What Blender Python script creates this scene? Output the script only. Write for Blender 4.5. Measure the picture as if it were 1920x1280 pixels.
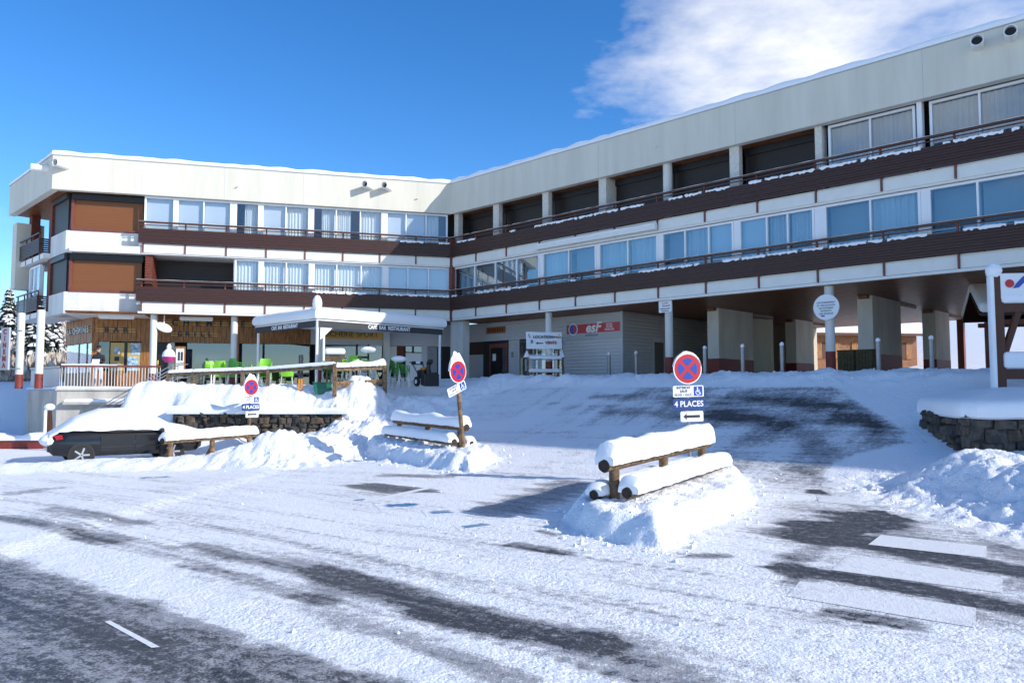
import bpy, bmesh, math, random
import numpy as np
from mathutils import Vector, Matrix

for o in list(bpy.data.objects): bpy.data.objects.remove(o)
R_ = math.radians
rng = random.Random(7)
nrg = np.random.RandomState(11)
scn = bpy.context.scene
COL = scn.collection

# ------------------------------------------------------------------ camera
FPX, HOR, EYE = 1440.0, 731.0, 1.6          # focal length and horizon row in photo pixels, eye height
PITCH = math.atan((HOR-640)/FPX)
cam = bpy.data.cameras.new('camera'); camo = bpy.data.objects.new('camera', cam); COL.objects.link(camo)
cam.sensor_width = 36; cam.lens = 36*FPX/1920; cam.clip_start = .1; cam.clip_end = 3000
camo.location = (0, 0, EYE); camo.rotation_euler = (math.pi/2+PITCH, 0, 0)
scn.camera = camo

# ------------------------------------------------------------------ sun and sky
SUN_AZ, SUN_EL = R_(115), R_(26)             # azimuth clockwise from +Y
sdir = Vector((math.sin(SUN_AZ)*math.cos(SUN_EL), math.cos(SUN_AZ)*math.cos(SUN_EL), math.sin(SUN_EL)))
sl = bpy.data.lights.new('sun', 'SUN'); sl.energy = 4.6; sl.angle = R_(.53); sl.color = (1, .95, .87)
so = bpy.data.objects.new('sun', sl); COL.objects.link(so); so.location = (60, -30, 60)
so.rotation_euler = sdir.to_track_quat('Z', 'Y').to_euler()
wd = bpy.data.worlds.new('World'); scn.world = wd; wd.use_nodes = True
nt = wd.node_tree; nt.nodes.clear()
def N(t, **k):
    n = nt.nodes.new(t)
    for a, b in k.items(): setattr(n, a, b)
    return n
sky = N('ShaderNodeTexSky'); sky.sky_type = 'NISHITA'; sky.sun_disc = False
sky.sun_elevation = SUN_EL; sky.sun_rotation = SUN_AZ; sky.altitude = 1700
sky.air_density = 1.0; sky.dust_density = .3; sky.ozone_density = 3.0
bg = N('ShaderNodeBackground'); bg.inputs[1].default_value = .13
wo = N('ShaderNodeOutputWorld')
# clouds: noise on the view direction, projected to a flat cloud layer
tc = N('ShaderNodeTexCoord'); sep = N('ShaderNodeSeparateXYZ'); nt.links.new(tc.outputs['Generated'], sep.inputs[0])
def M(op, a, b=None, clamp=False):
    n = N('ShaderNodeMath', operation=op, use_clamp=clamp)
    for i, v in enumerate((a, b)):
        if v is None: continue
        if isinstance(v, (int, float)): n.inputs[i].default_value = v
        else: nt.links.new(v, n.inputs[i])
    return n.outputs[0]
zz = M('MAXIMUM', M('ADD', sep.outputs[2], .08), .03)
cx = M('DIVIDE', sep.outputs[0], zz); cy = M('DIVIDE', sep.outputs[1], zz)
cmb = N('ShaderNodeCombineXYZ'); nt.links.new(cx, cmb.inputs[0]); nt.links.new(cy, cmb.inputs[1])
band = M('ADD', M('MULTIPLY', M('SINE', M('ADD', M('ADD', M('MULTIPLY', cx, 2.0), M('MULTIPLY', cy, .12)), -.12)), .5), .5)
fine = N('ShaderNodeTexNoise'); fine.inputs['Scale'].default_value = 2.2; fine.inputs['Detail'].default_value = 9; fine.inputs['Roughness'].default_value = .58
offs = N('ShaderNodeVectorMath', operation='ADD'); offs.inputs[1].default_value = (4.3, 7.9, 0); nt.links.new(cmb.outputs[0], offs.inputs[0])
nt.links.new(offs.outputs[0], fine.inputs['Vector'])
cl = M('ADD', M('MULTIPLY', M('SUBTRACT', band, .8), 3.2), M('MULTIPLY', M('SUBTRACT', fine.outputs[0], .45), 2.7))
cl = M('MULTIPLY', M('MULTIPLY', cl, 1.0, True), M('MULTIPLY', M('MULTIPLY', M('SUBTRACT', sep.outputs[2], .16), 6.0, True), .93), True)
hs = N('ShaderNodeHueSaturation'); hs.inputs['Hue'].default_value = .505; hs.inputs['Saturation'].default_value = 1.28; hs.inputs['Value'].default_value = 1.6; nt.links.new(sky.outputs[0], hs.inputs['Color'])
mx = N('ShaderNodeMix', data_type='RGBA'); nt.links.new(cl, mx.inputs[0]); nt.links.new(hs.outputs[0], mx.inputs[6])
mx.inputs[7].default_value = (7.6, 7.7, 8.1, 1)
nt.links.new(mx.outputs[2], bg.inputs[0]); nt.links.new(bg.outputs[0], wo.inputs[0])

vs = scn.view_settings; vs.view_transform = 'Standard'; vs.look = 'None'; vs.gamma = 1; vs.exposure = .14
scn.render.engine = 'CYCLES'

# ------------------------------------------------------------------ photo pixel -> place
_cp, _sp = math.cos(PITCH), math.sin(PITCH)
def ray(px, py):
    a, c = (px-960)/FPX, (640-py)/FPX
    return np.array([a, _cp-c*_sp, _sp+c*_cp])
CAM = np.array([0, 0, EYE])
def at(px, py, y):
    d = ray(px, py); return CAM+d*(y/d[1])
def gx(px, y): return (px-960)/FPX*y          # sideways metres of a column of pixels at distance y
C0 = np.array([-3.022, 37.7, 0.])             # inner corner of the two wings
w = np.array([-.96269, -.2706, 0.]); r = np.array([.71203, -.70215, 0.])     # along left wing, along right wing
nL = np.array([.2706, -.96269, 0.]); nR = np.array([-.70215, -.71203, 0.])   # outward normals
q = -r; nE = nR
E0 = C0+17.66*w
UP = np.array([0, 0, 1.])
class Frame:
    def __init__(s, P, u, n): s.P, s.u, s.n = P, u, n
    def __call__(s, t, o, z): return s.P+t*s.u+o*s.n+z*UP
    def pix(s, px, py, off=0):
        d = ray(px, py); k = np.dot(s.P+off*s.n-CAM, s.n)/np.dot(d, s.n); p = CAM+d*k
        return float(np.dot(p-s.P, s.u)), float(p[2])
FL, FR, FE = Frame(C0, w, nL), Frame(C0, r, nR), Frame(E0, q, nE)
FRs = lambda t0: Frame(C0+t0*r, -nR, r)       # side walls of the right wing: u goes deeper, n faces +t
FX = Frame(np.zeros(3), np.array([1., 0, 0]), np.array([0, -1., 0]))

# ------------------------------------------------------------------ mesh helpers
MATS = {}
def tagit(o, label=None, cat=None, group=None, kind=None):
    if label: o['label'] = label
    if cat: o['category'] = cat
    if group: o['group'] = group
    if kind: o['kind'] = kind
    return o
class MB:
    def __init__(s): s.v, s.f = [], []
    def add(s, vs, fs):
        b = len(s.v); s.v += [tuple(map(float, p)) for p in vs]; s.f += [tuple(b+i for i in f) for f in fs]; return s
    def box(s, F, t0, t1, o0, o1, z0, z1):
        P = [F(t, o, z) for z in (z0, z1) for o in (o0, o1) for t in (t0, t1)]
        return s.add(P, [(0, 1, 3, 2), (4, 6, 7, 5), (0, 4, 5, 1), (2, 3, 7, 6), (0, 2, 6, 4), (1, 5, 7, 3)])
    def bx(s, cx, cy, cz, sx, sy, sz, rz=0, rx=0, ry=0):
        m = Matrix.Translation((cx, cy, cz)) @ Matrix.Rotation(rz, 4, 'Z') @ Matrix.Rotation(ry, 4, 'Y') @ Matrix.Rotation(rx, 4, 'X')
        P = [m @ Vector((a*sx/2, b*sy/2, c*sz/2)) for c in (-1, 1) for b in (-1, 1) for a in (-1, 1)]
        return s.add(P, [(0, 2, 3, 1), (4, 5, 7, 6), (0, 1, 5, 4), (2, 6, 7, 3), (0, 4, 6, 2), (1, 3, 7, 5)])
    def tube(s, p0, p1, r0, r1=None, n=12, cap=True):
        r1 = r0 if r1 is None else r1
        p0, p1 = Vector(p0), Vector(p1); d = (p1-p0).normalized()
        a = d.orthogonal().normalized(); b = d.cross(a)
        P = [p+(a*math.cos(2*math.pi*i/n)+b*math.sin(2*math.pi*i/n))*rr for p, rr in ((p0, r0), (p1, r1)) for i in range(n)]
        f = [(i, (i+1) % n, n+(i+1) % n, n+i) for i in range(n)]
        if cap: f += [tuple(range(n-1, -1, -1)), tuple(range(n, 2*n))]
        return s.add(P, f)
    def path(s, pts, rad, n=8):
        for a, b in zip(pts, pts[1:]): s.tube(a, b, rad, n=n)
        return s
    def loft(s, rings, cap=True, closed=True):
        n = len(rings[0]); P = [p for g in rings for p in g]; f = []
        for k in range(len(rings)-1):
            for i in range(n if closed else n-1):
                j = (i+1) % n
                f.append((k*n+i, k*n+j, (k+1)*n+j, (k+1)*n+i))
        if cap and closed:
            f += [tuple(range(n-1, -1, -1)), tuple((len(rings)-1)*n+i for i in range(n))]
        return s.add(P, f)
    def prism(s, pts, d):            # polygon pts (3D) pushed along vector d
        n = len(pts); d = np.array(d); P = [np.array(p) for p in pts]+[np.array(p)+d for p in pts]
        return s.add(P, [tuple(range(n)), tuple(range(2*n-1, n-1, -1))]+[(i, n+i, n+(i+1) % n, (i+1) % n) for i in range(n)])
    def ball(s, c, rx, ry, rz, nu=10, nv=6, jit=0, zmin=-1):
        P, f = [], []
        for j in range(nv+1):
            th = math.pi*j/nv
            for i in range(nu):
                ph = 2*math.pi*i/nu; k = 1+(rng.random()-.5)*jit
                P.append((c[0]+rx*k*math.sin(th)*math.cos(ph), c[1]+ry*k*math.sin(th)*math.sin(ph), c[2]+max(rz*math.cos(th), zmin*rz)*k))
        for j in range(nv):
            for i in range(nu):
                f.append((j*nu+i, (j+1)*nu+i, (j+1)*nu+(i+1) % nu, j*nu+(i+1) % nu))
        return s.add(P, f)
    def build(s, name, mat, parent=None, smooth=False, loc=None, bevel=0):
        me = bpy.data.meshes.new(name)
        v = s.v
        if loc == 'auto':
            a = np.array(v); c = (a.min(0)+a.max(0))/2
            v = (a-c).tolist()
        me.from_pydata([tuple(p) for p in v], [], s.f)
        bm = bmesh.new(); bm.from_mesh(me); bmesh.ops.recalc_face_normals(bm, faces=bm.faces)
        bm.to_mesh(me); bm.free()
        if smooth:
            me.polygons.foreach_set('use_smooth', [True]*len(me.polygons))
            try: me.set_sharp_from_angle(angle=R_(40))
            except Exception: pass
        me.materials.append(MATS[mat] if isinstance(mat, str) else mat)
        o = bpy.data.objects.new(name, me); COL.objects.link(o)
        if loc == 'auto':
            pw = Vector((0, 0, 0)); p = parent
            while p is not None: pw += p.location; p = p.parent
            o.location = Vector(c)-pw
        elif parent is not None and loc == 'world':
            pw = Vector((0, 0, 0)); p = parent
            while p is not None: pw += p.location; p = p.parent
            o.location = -pw
        elif loc is not None: o.location = loc
        o.parent = parent
        if bevel:
            b = o.modifiers.new('bevel', 'BEVEL'); b.width = bevel; b.segments = 2; b.limit_method = 'ANGLE'
        return o
def empty(name, loc, rz=0, label=None, cat=None, group=None):
    o = bpy.data.objects.new(name, None); COL.objects.link(o); o.location = loc; o.rotation_euler = (0, 0, rz)
    o.empty_display_size = .2
    return tagit(o, label, cat, group)
def fb(name, mat, parent, F, *a, **k):        # one box in a frame as one part
    return MB().box(F, *a).build(name, mat, parent, loc='auto', **k)
def copy_tree(o, parent=None):
    c = o.copy(); COL.objects.link(c); c.parent = parent
    for ch in list(o.children): copy_tree(ch, c)
    return c
def put_text(name, s, size, mat, parent, P, ux, uz, ext=.006, align='CENTER', squeeze=1.0, bold=0, shear=0):
    cu = bpy.data.curves.new('txt', 'FONT'); cu.body = s; cu.size = size; cu.extrude = ext; cu.align_x = align; cu.align_y = 'CENTER'
    cu.offset = bold; cu.resolution_u = 3; cu.shear = shear
    t = bpy.data.objects.new('txt', cu); COL.objects.link(t)
    dg = bpy.context.evaluated_depsgraph_get()
    me = bpy.data.meshes.new_from_object(t.evaluated_get(dg)); bpy.data.objects.remove(t)
    me.materials.clear(); me.materials.append(MATS[mat])
    ux = Vector(ux).normalized(); uz = Vector(uz).normalized(); nn = ux.cross(uz)
    for v in me.vertices:
        v.co = ux*v.co.x*squeeze+uz*v.co.y+nn*v.co.z
    o = bpy.data.objects.new(name, me); COL.objects.link(o)
    pw = Vector((0, 0, 0)); p = parent
    while p is not None: pw += p.location; p = p.parent
    o.location = Vector(P)-pw if parent is not None else Vector(P)
    o.parent = parent
    return o

# ------------------------------------------------------------------ materials
def mat(name, col, rough=.6, metal=0, var=0, vscale=3, bump=0, bscale=40, stretch=(1, 1, 1), col2=None, spec=.5, mixlo=.4, mixhi=.6, emit=0):
    m = bpy.data.materials.new(name); m.use_nodes = True; t = m.node_tree; b = t.nodes['Principled BSDF']
    b.inputs['Base Color'].default_value = (*col, 1); b.inputs['Roughness'].default_value = rough; b.inputs['Metallic'].default_value = metal
    b.inputs['Specular IOR Level'].default_value = spec
    if emit: b.inputs['Emission Color'].default_value = (*col, 1); b.inputs['Emission Strength'].default_value = emit
    if var or bump:
        tc = t.nodes.new('ShaderNodeTexCoord'); mp = t.nodes.new('ShaderNodeMapping'); mp.inputs['Scale'].default_value = stretch
        ge = t.nodes.new('ShaderNodeNewGeometry')
        t.links.new(ge.outputs['Position'], mp.inputs[0])
    if var:
        n = t.nodes.new('ShaderNodeTexNoise'); n.inputs['Scale'].default_value = vscale; n.inputs['Detail'].default_value = 5; n.inputs['Roughness'].default_value = .62
        t.links.new(mp.outputs[0], n.inputs['Vector'])
        mr = t.nodes.new('ShaderNodeMapRange'); mr.inputs[1].default_value = mixlo; mr.inputs[2].default_value = mixhi; t.links.new(n.outputs[0], mr.inputs[0])
        mx = t.nodes.new('ShaderNodeMix'); mx.data_type = 'RGBA'; t.links.new(mr.outputs[0], mx.inputs[0])
        c2 = col2 or tuple(c*(1-var) for c in col)
        mx.inputs[6].default_value = (*c2, 1); mx.inputs[7].default_value = (*col, 1); t.links.new(mx.outputs[2], b.inputs['Base Color'])
    if bump:
        n2 = t.nodes.new('ShaderNodeTexNoise'); n2.inputs['Scale'].default_value = bscale; n2.inputs['Detail'].default_value = 4; t.links.new(mp.outputs[0], n2.inputs['Vector'])
        bu = t.nodes.new('ShaderNodeBump'); bu.inputs['Strength'].default_value = bump; bu.inputs['Distance'].default_value = .02
        t.links.new(n2.outputs[0], bu.inputs['Height']); t.links.new(bu.outputs[0], b.inputs['Normal'])
    MATS[name] = m; return m
mat('cream', (.7, .665, .56), .8, var=.13, vscale=1.6, bump=.12, bscale=30, stretch=(1, 1, .12), mixlo=.3, mixhi=.62)
mat('white_render', (.74, .74, .7), .75, var=.16, vscale=1.4, stretch=(1, 1, .3), bump=.2, bscale=40)
mat('white_panel', (.8, .79, .74), .55, var=.05, vscale=2)
mat('white_frame', (.82, .83, .85), .35)
mat('cream_rough', (.72, .69, .62), .9, var=.12, vscale=9, bump=.9, bscale=35)
mat('slat_brown', (.06, .02, .015), .5, var=.4, vscale=6, stretch=(1, 1, 6), bump=.2, bscale=30)
mat('bracket', (.2, .055, .04), .5, var=.2, vscale=8)
mat('rail_brown', (.09, .035, .02), .4, var=.3, vscale=9)
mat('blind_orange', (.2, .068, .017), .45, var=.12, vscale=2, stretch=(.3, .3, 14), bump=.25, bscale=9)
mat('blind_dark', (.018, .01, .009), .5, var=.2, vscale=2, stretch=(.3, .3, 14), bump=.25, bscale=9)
mat('brick_red', (.2, .05, .03), .8, var=.3, vscale=9)
mat('soffit_wood', (.27, .088, .022), .42, var=.5, vscale=3, stretch=(1, 1, 1))
mat('plank_wood', (.42, .175, .048), .5, var=.55, vscale=5, stretch=(4, 4, .5), bump=.2, bscale=30)
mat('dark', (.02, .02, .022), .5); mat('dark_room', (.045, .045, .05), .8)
mat('black', (.012, .012, .014), .4); mat('red_base', (.23, .035, .025), .6, var=.2, vscale=4)
mat('siding', (.6, .6, .62), .55, var=.1, vscale=4, stretch=(1, 1, 8)); mat('siding_beige', (.5, .43, .33), .6, var=.12, vscale=4, stretch=(1, 1, 8))
mat('grey_metal', (.33, .33, .35), .4, .6, var=.15, vscale=8); mat('galv', (.5, .5, .5), .35, .8)
mat('curtain', (.78, .78, .76), .9); mat('curtain_grey', (.34, .36, .38), .9); mat('curtain_dim', (.62, .63, .63), .9); mat('screen', (.62, .65, .68), .8)
mat('concrete', (.5, .47, .42), .85, var=.25, vscale=1.4, bump=.4, bscale=25, stretch=(1, 1, .4))
mat('weathered', (.2, .14, .085), .8, var=.55, vscale=6, stretch=(1, 1, 1), bump=.5, bscale=45)
mat('log', (.27, .165, .08), .8, var=.6, vscale=9, bump=.7, bscale=40, col2=(.1, .065, .04))
mat('log_end', (.05, .035, .025), .9, var=.4, vscale=20)
mat('stone', (.12, .1, .08), .85, var=.5, vscale=6, bump=.9, bscale=22, col2=(.05, .045, .04)); mat('stone_brown', (.15, .105, .065), .85, var=.5, vscale=6, bump=.9, bscale=22, col2=(.06, .045, .035)); mat('stone_dark', (.06, .056, .05), .85, var=.5, vscale=6, bump=.9, bscale=22); mat('mortar', (.05, .045, .04), .95)
mat('sign_white', (.82, .83, .85), .4); mat('sign_red', (.5, .012, .02), .35); mat('sign_blue', (.012, .06, .36), .35); mat('sign_navy', (.015, .05, .2), .35)
mat('sign_grey', (.42, .44, .46), .4); mat('yellow', (.75, .43, .07), .5); mat('gold', (.75, .55, .12), .5); mat('letter_dark', (.02, .025, .04), .5)
mat('letter_red', (.3, .02, .03), .5); mat('pink', (.55, .12, .4), .5); mat('brown_sign', (.3, .11, .03), .6)
mat('awning', (.05, .052, .058), .8, var=.15, vscale=6); mat('post_white', (.8, .8, .8), .3)
mat('chair_green', (.21, .55, .04), .45); mat('chair_green_dark', (.06, .3, .05), .45); mat('chair_leg', (.7, .7, .7), .35, .3)
mat('orange', (.75, .25, .02), .4); mat('green_plastic', (.01, .12, .07), .35); mat('magenta', (.4, .02, .17), .6)
mat('car_paint', (.008, .009, .012), .16, spec=.6); mat('rubber', (.015, .015, .015), .8); mat('alloy', (.55, .55, .57), .3, .9)
mat('tail_red', (.5, .01, .015), .15); mat('skin', (.55, .33, .24), .6); mat('jacket', (.018, .02, .028), .8); mat('trouser', (.5, .5, .55), .85); mat('paper', (.78, .78, .76), .8)
mat('spruce', (.018, .035, .022), .8, var=.4, vscale=3); mat('bark', (.07, .045, .03), .9); mat('frost', (.66, .6, .55), .9, var=.45, vscale=1.5, col2=(.34, .27, .2))
mat('poster_blue', (.1, .28, .5), .4, var=1, vscale=7, col2=(.6, .68, .7)); mat('poster_tan', (.55, .38, .12), .5)
mat('chalet_wood', (.33, .14, .06), .7, var=.45, vscale=5, stretch=(1, 1, 5)); mat('chalet_dark', (.09, .035, .02), .7); mat('bin_wood', (.1, .08, .035), .8, var=.4, vscale=9)
mat('paint_white', (.62, .63, .64), .7); mat('tube_glass', (.85, .85, .82), .3)
def snow_mat(name, bump=.35, scale=30):
    m = mat(name, (.89, .905, .93), .55, bump=bump, bscale=scale, spec=.25); return m
snow_mat('snow', .3, 28); snow_mat('snow_smooth', .12, 45)
# glass: a mirror coat over clear glass
def glass(name, tint, base):
    m = bpy.data.materials.new(name); m.use_nodes = True; t = m.node_tree; t.nodes.clear()
    o = t.nodes.new('ShaderNodeOutputMaterial'); tr = t.nodes.new('ShaderNodeBsdfTransparent'); gl = t.nodes.new('ShaderNodeBsdfGlossy')
    tr.inputs[0].default_value = (*tint, 1); gl.inputs['Roughness'].default_value = .015; gl.inputs[0].default_value = (.95, .97, 1, 1)
    fr = t.nodes.new('ShaderNodeLayerWeight'); pw5 = t.nodes.new('ShaderNodeMath'); pw5.operation = 'POWER'; pw5.inputs[1].default_value = 4.0; t.links.new(fr.outputs['Facing'], pw5.inputs[0])
    ma = t.nodes.new('ShaderNodeMath'); ma.operation = 'MULTIPLY_ADD'; ma.inputs[1].default_value = .9; ma.inputs[2].default_value = base
    t.links.new(pw5.outputs[0], ma.inputs[0]); ma.use_clamp = True
    mi = t.nodes.new('ShaderNodeMixShader'); t.links.new(ma.outputs[0], mi.inputs[0]); t.links.new(tr.outputs[0], mi.inputs[1]); t.links.new(gl.outputs[0], mi.inputs[2])
    t.links.new(mi.outputs[0], o.inputs[0]); MATS[name] = m
glass('glass', (.92, .95, .97), .08); glass('glass_sky', (.82, .9, .93), .12); glass('glass_dark', (.55, .6, .64), .12)

# ------------------------------------------------------------------ noise
_perm = np.random.RandomState(3).permutation(512)
_ang = np.random.RandomState(5).rand(512)*2*math.pi
def perlin(x, y):
    xi = np.floor(x).astype(int); yi = np.floor(y).astype(int); xf = x-xi; yf = y-yi
    u = xf*xf*xf*(xf*(xf*6-15)+10); v = yf*yf*yf*(yf*(yf*6-15)+10)
    def g(ix, iy, dx, dy):
        h = _ang[(_perm[(ix+_perm[iy % 512]) % 512])]
        return np.cos(h)*dx+np.sin(h)*dy
    a = g(xi, yi, xf, yf); b = g(xi+1, yi, xf-1, yf); c = g(xi, yi+1, xf, yf-1); d = g(xi+1, yi+1, xf-1, yf-1)
    return (a+(b-a)*u)+((c+(d-c)*u)-(a+(b-a)*u))*v
def fbm(x, y, oct=4, gain=.5):
    s = 0; a = 1
    for k in range(oct): s = s+a*perlin(x*2**k+17.3*k, y*2**k+9.1*k); a *= gain
    return s
def billow(x, y, oct=4, gain=.55):
    s = 0; a = 1
    for k in range(oct): s = s+a*np.abs(perlin(x*2**k+31.7*k, y*2**k+3.3*k)); a *= gain
    return s
def sst(x, a, b):
    t = np.clip((x-a)/(b-a), 0, 1); return t*t*(3-2*t)
def poly_in(x, y, pts, soft):          # soft mask of a convex polygon (counter-clockwise), metres of falloff inwards
    d = np.full(np.shape(x), 1e9)
    for (x0, y0), (x1, y1) in zip(pts, pts[1:]+pts[:1]):
        L = math.hypot(x1-x0, y1-y0); d = np.minimum(d, ((x1-x0)*(y-y0)-(y1-y0)*(x-x0))/L)
    return d
def seg_d(x, y, a, b):
    ax, ay = a; bx, by = b; L2 = (bx-ax)**2+(by-ay)**2
    t = np.clip(((x-ax)*(bx-ax)+(y-ay)*(by-ay))/L2, 0, 1)
    return np.hypot(x-ax-t*(bx-ax), y-ay-t*(by-ay)), t

# ------------------------------------------------------------------ ground height
RAIL1 = [(1.45, 11.9), (3.95, 15.7)]; RAIL2 = [(-1.3, 21.4), (-3.75, 25.0)]; RAIL3 = [(-10.8, 24.0), (-9.25, 27.7)]
MOUND1 = [(1.9, 9.9), (4.4, 14.0), (4.95, 16.6), (3.8, 17.1), (1.0, 13.2), (.8, 11.4)]
MOUND2 = [(-.95, 18.7), (-.3, 21.3), (-.8, 22.8), (-4.0, 26.2), (-4.9, 25.2), (-4.0, 22.3)]
GZ = -.45
CROSSING = [(2.2, 6.6), (7.0, 6.6), (9.4, 17), (5.2, 17)]
def dist_walls(x, y):
    X, Y = x-C0[0], y-C0[1]
    return X*nR[0]+Y*nR[1], X*nL[0]+Y*nL[1]
def hbase(x, y):
    dR, dL = dist_walls(x, y)
    base = GZ-.04*np.clip(-x-3, 0, 6)*sst(y, 12, 22)
    ramp = np.interp(dR, [1.6, 2.4, 4.2, 5.6, 7.0, 8.5, 9.6, 11., 13.], [2.58, 2.38, 1.68, 1.16, .72, .38, .2, .07, 0.])
    z = base+ramp*sst(x, -9, -6)*(y > 3)
    # terrace in front of the cafe, with its bank
    tm = sst(x, -15.9, -14.7)
    foot = 28.1+.3*np.sin(x*1.3)
    bank = base+(1.75-base)*sst(y, foot, 30.3)
    wallx = sst(x, -13.0, -12.7)*(1-sst(x, -6.6, -6.0))
    bank_w = np.where(y > 28.75, .8+.85*sst(y, 28.85, 30.3), base+.05)
    bank = bank*(1-wallx)+bank_w*wallx
    tm = tm*(1-sst(x, -6.3, -3.6)*(1-sst(y, 30.5, 33)))
    z = np.maximum(z, np.where(tm > 0, bank*tm+base*(1-tm), -9))
    # the ground behind the buildings and the hills
    back = np.maximum(0, -dR-18)
    hillR = .27*np.clip(back-10, 0, 220)*sst(x, -20, 25)
    hillL = .13*np.clip(y-50, 0, 70)*(1-sst(x, -25, 10))+.04*np.clip(y-120, 0, 300)
    far = sst(y, 40, 46)
    z = z*(1-far)+far*1.9
    z = z+hillR*far+np.maximum(hillL, 0)*far
    return z
def rough_amount(x, y):
    dR, dL = dist_walls(x, y)
    a = np.zeros(np.shape(x))
    def s(m, k):
        nonlocal a; a = np.maximum(a, m*k)
    s(sst(y, 27.6, 28.8)*(1-sst(y, 30.2, 31.2))*sst(x, -16, -15)*(1-sst(x, -2.5, -.5)), .6)
    d, t = seg_d(x, y, (-5.2, 30.2), (-6.3, 23.0)); s(1-sst(d, .6, 2.4), 1.05)
    d, t = seg_d(x, y, (-3.5, 30), (-1.0, 31.5)); s(1-sst(d, .5, 2.0), .6)
    d, t = seg_d(x, y, (-15.5, 21.6), (-6.5, 22.6)); s((1-sst(d, .4, 1.3))*(.3+.7*t), .5)
    s(sst(poly_in(x, y, MOUND1, 0), -.5, .3), .42); s(sst(poly_in(x, y, MOUND2, 0), -.5, .3), .6)
    d, t = seg_d(x, y, (7.6, 14.4), (8.4, 9.5)); s(1-sst(d, .5, 2.0), .6)
    s(sst(dR, 3.4, 2.0)*sst(dR, .2, 1.2)*sst(x, -2.5, -1), .45)
    return a
def height(x, y, detail=True):
    x = np.asarray(x, float); y = np.asarray(y, float)
    z = hbase(x, y); dR, dL = dist_walls(x, y)
    # heaps: plough pile left of the ramp, windrow beside the car, mounds round the rails, bank on the right, ridge along the arcade
    d, t = seg_d(x, y, (-4.7, 30.4), (-6.9, 23.6)); z = z+(.62-.1*t)*(1-sst(d, .1, 2.5))
    z = z+.16*sst(y, 28.9, 29.8)*(1-sst(y, 30.6, 31.4))*sst(x, -15.5, -14.5)*(1-sst(x, -6, -4))+.62*sst(y, 26.8, 28.4)*(1-sst(y, 28.7, 28.8))*sst(x, -13.5, -12)*(1-sst(x, -7, -5.5))*(.7+.5*perlin(x*.9, y*.9))
    d, t = seg_d(x, y, (-15.5, 21.6), (-6.0, 23.2)); z = z+(.2+.16*t)*(1-sst(d, .05, 1.25))
    d, t = seg_d(x, y, (-3.5, 30.2), (-.8, 31.6)); z = z+.28*(1-sst(d, .1, 1.6))
    wob = .22*perlin(x*1.1, y*1.1)+.1*perlin(x*2.9, y*2.9)
    d1, t1 = seg_d(x, y, *RAIL1); d2, t2 = seg_d(x, y, *RAIL2)
    z = z+.36*sst(poly_in(x, y, MOUND1, 0)+wob, -.02, .32)
    z = z+.36*sst(poly_in(x, y, MOUND2, 0)+wob, -.02, .4)
    d, t = seg_d(x, y, (8.5, 14.0), (9.6, 8.0)); z = z+.55*(1-sst(d+wob, .2, 1.6))
    z = z+.15*(1-sst(np.abs(dR-2.2)+wob*.6, .05, .9))*sst(x, -1.5, .5)*(.55+.9*np.abs(perlin(x*.8, y*.8)))
    pm = sst(poly_in(x, y, [(9.75, 16.0), (30, 13.4), (30, 23.0), (11.5, 20.6)], 0), 0, .35); z = np.where(pm > 0, np.maximum(z, z+(1.45-z)*pm), z)  # earth behind the stone planter
    a = rough_amount(x, y)
    z = z+a*(.36*(billow(x*.9, y*.9, 4)-.3)+.10*fbm(x*4.2, y*4.2, 3)+.10*(billow(x*3.3, y*3.3, 3)-.3))
    if detail:
        worn = np.maximum.reduce([sst(poly_in(x, y, P_, 0), -.1, .4) for P_ in (CROSSING, [(-4.6, 10.8), (.3, 10.8), (-.3, 17.5), (-5.2, 17.5)], [(-4.2, 5.4), (-2.2, 5.4), (-2.2, 7.6), (-4.2, 7.6)])])
        near = sst(30-y, 0, 12)*(1-.88*worn)
        z = z+near*(.012*fbm(x*2.2, y*2.2, 3)+.022*np.maximum(0, fbm(x*6.5, y*6.5, 3))*(.4+np.clip(1.6*fbm(x*.6+5, y*.6, 2), 0, 1)))*(1-a)
    return z
def hz(x, y): return float(height(np.array([x]), np.array([y]))[0])

# ------------------------------------------------------------------ ground sheet
def axis(parts):
    out = [parts[0][0]]
    for a, b, s0, s1 in parts:
        p = a
        while p < b-1e-6:
            k = (p-a)/(b-a); p = p+s0+(s1-s0)*k; out.append(min(p, b))
    return np.unique(np.round(np.array(out), 4))
ax = axis([(-160, -40, 14, 3), (-40, -18, 1.5, .25), (-18, -9, .13, .075), (-9, 10.5, .05, .05), (10.5, 20, .09, .4), (20, 50, .6, 3), (50, 240, 5, 14)])
ay = axis([(-40, 2.5, 6, .2), (2.5, 5, .12, .04), (5, 10, .035, .042), (10, 18, .045, .06), (18, 33, .07, .1), (33, 50, .2, .6), (50, 420, 1, 16)])
GX, GY = np.meshgrid(ax, ay); GZZ = height(GX, GY)
nx, ny = len(ax), len(ay)
verts = np.stack([GX.ravel(), GY.ravel(), GZZ.ravel()], 1)
i = np.arange((nx-1)*(ny-1)); rI = i//(nx-1); cI = i % (nx-1); b0 = rI*nx+cI
faces = np.stack([b0, b0+1, b0+nx+1, b0+nx], 1)
me = bpy.data.meshes.new('ground'); me.vertices.add(len(verts)); me.vertices.foreach_set('co', verts.ravel())
me.loops.add(faces.size); me.loops.foreach_set('vertex_index', faces.ravel().astype(np.int32))
me.polygons.add(len(faces)); me.polygons.foreach_set('loop_start', np.arange(0, faces.size, 4, dtype=np.int32)); me.polygons.foreach_set('loop_total', np.full(len(faces), 4, np.int32))
me.polygons.foreach_set('use_smooth', np.ones(len(faces), bool)); me.update(calc_edges=True)

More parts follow.
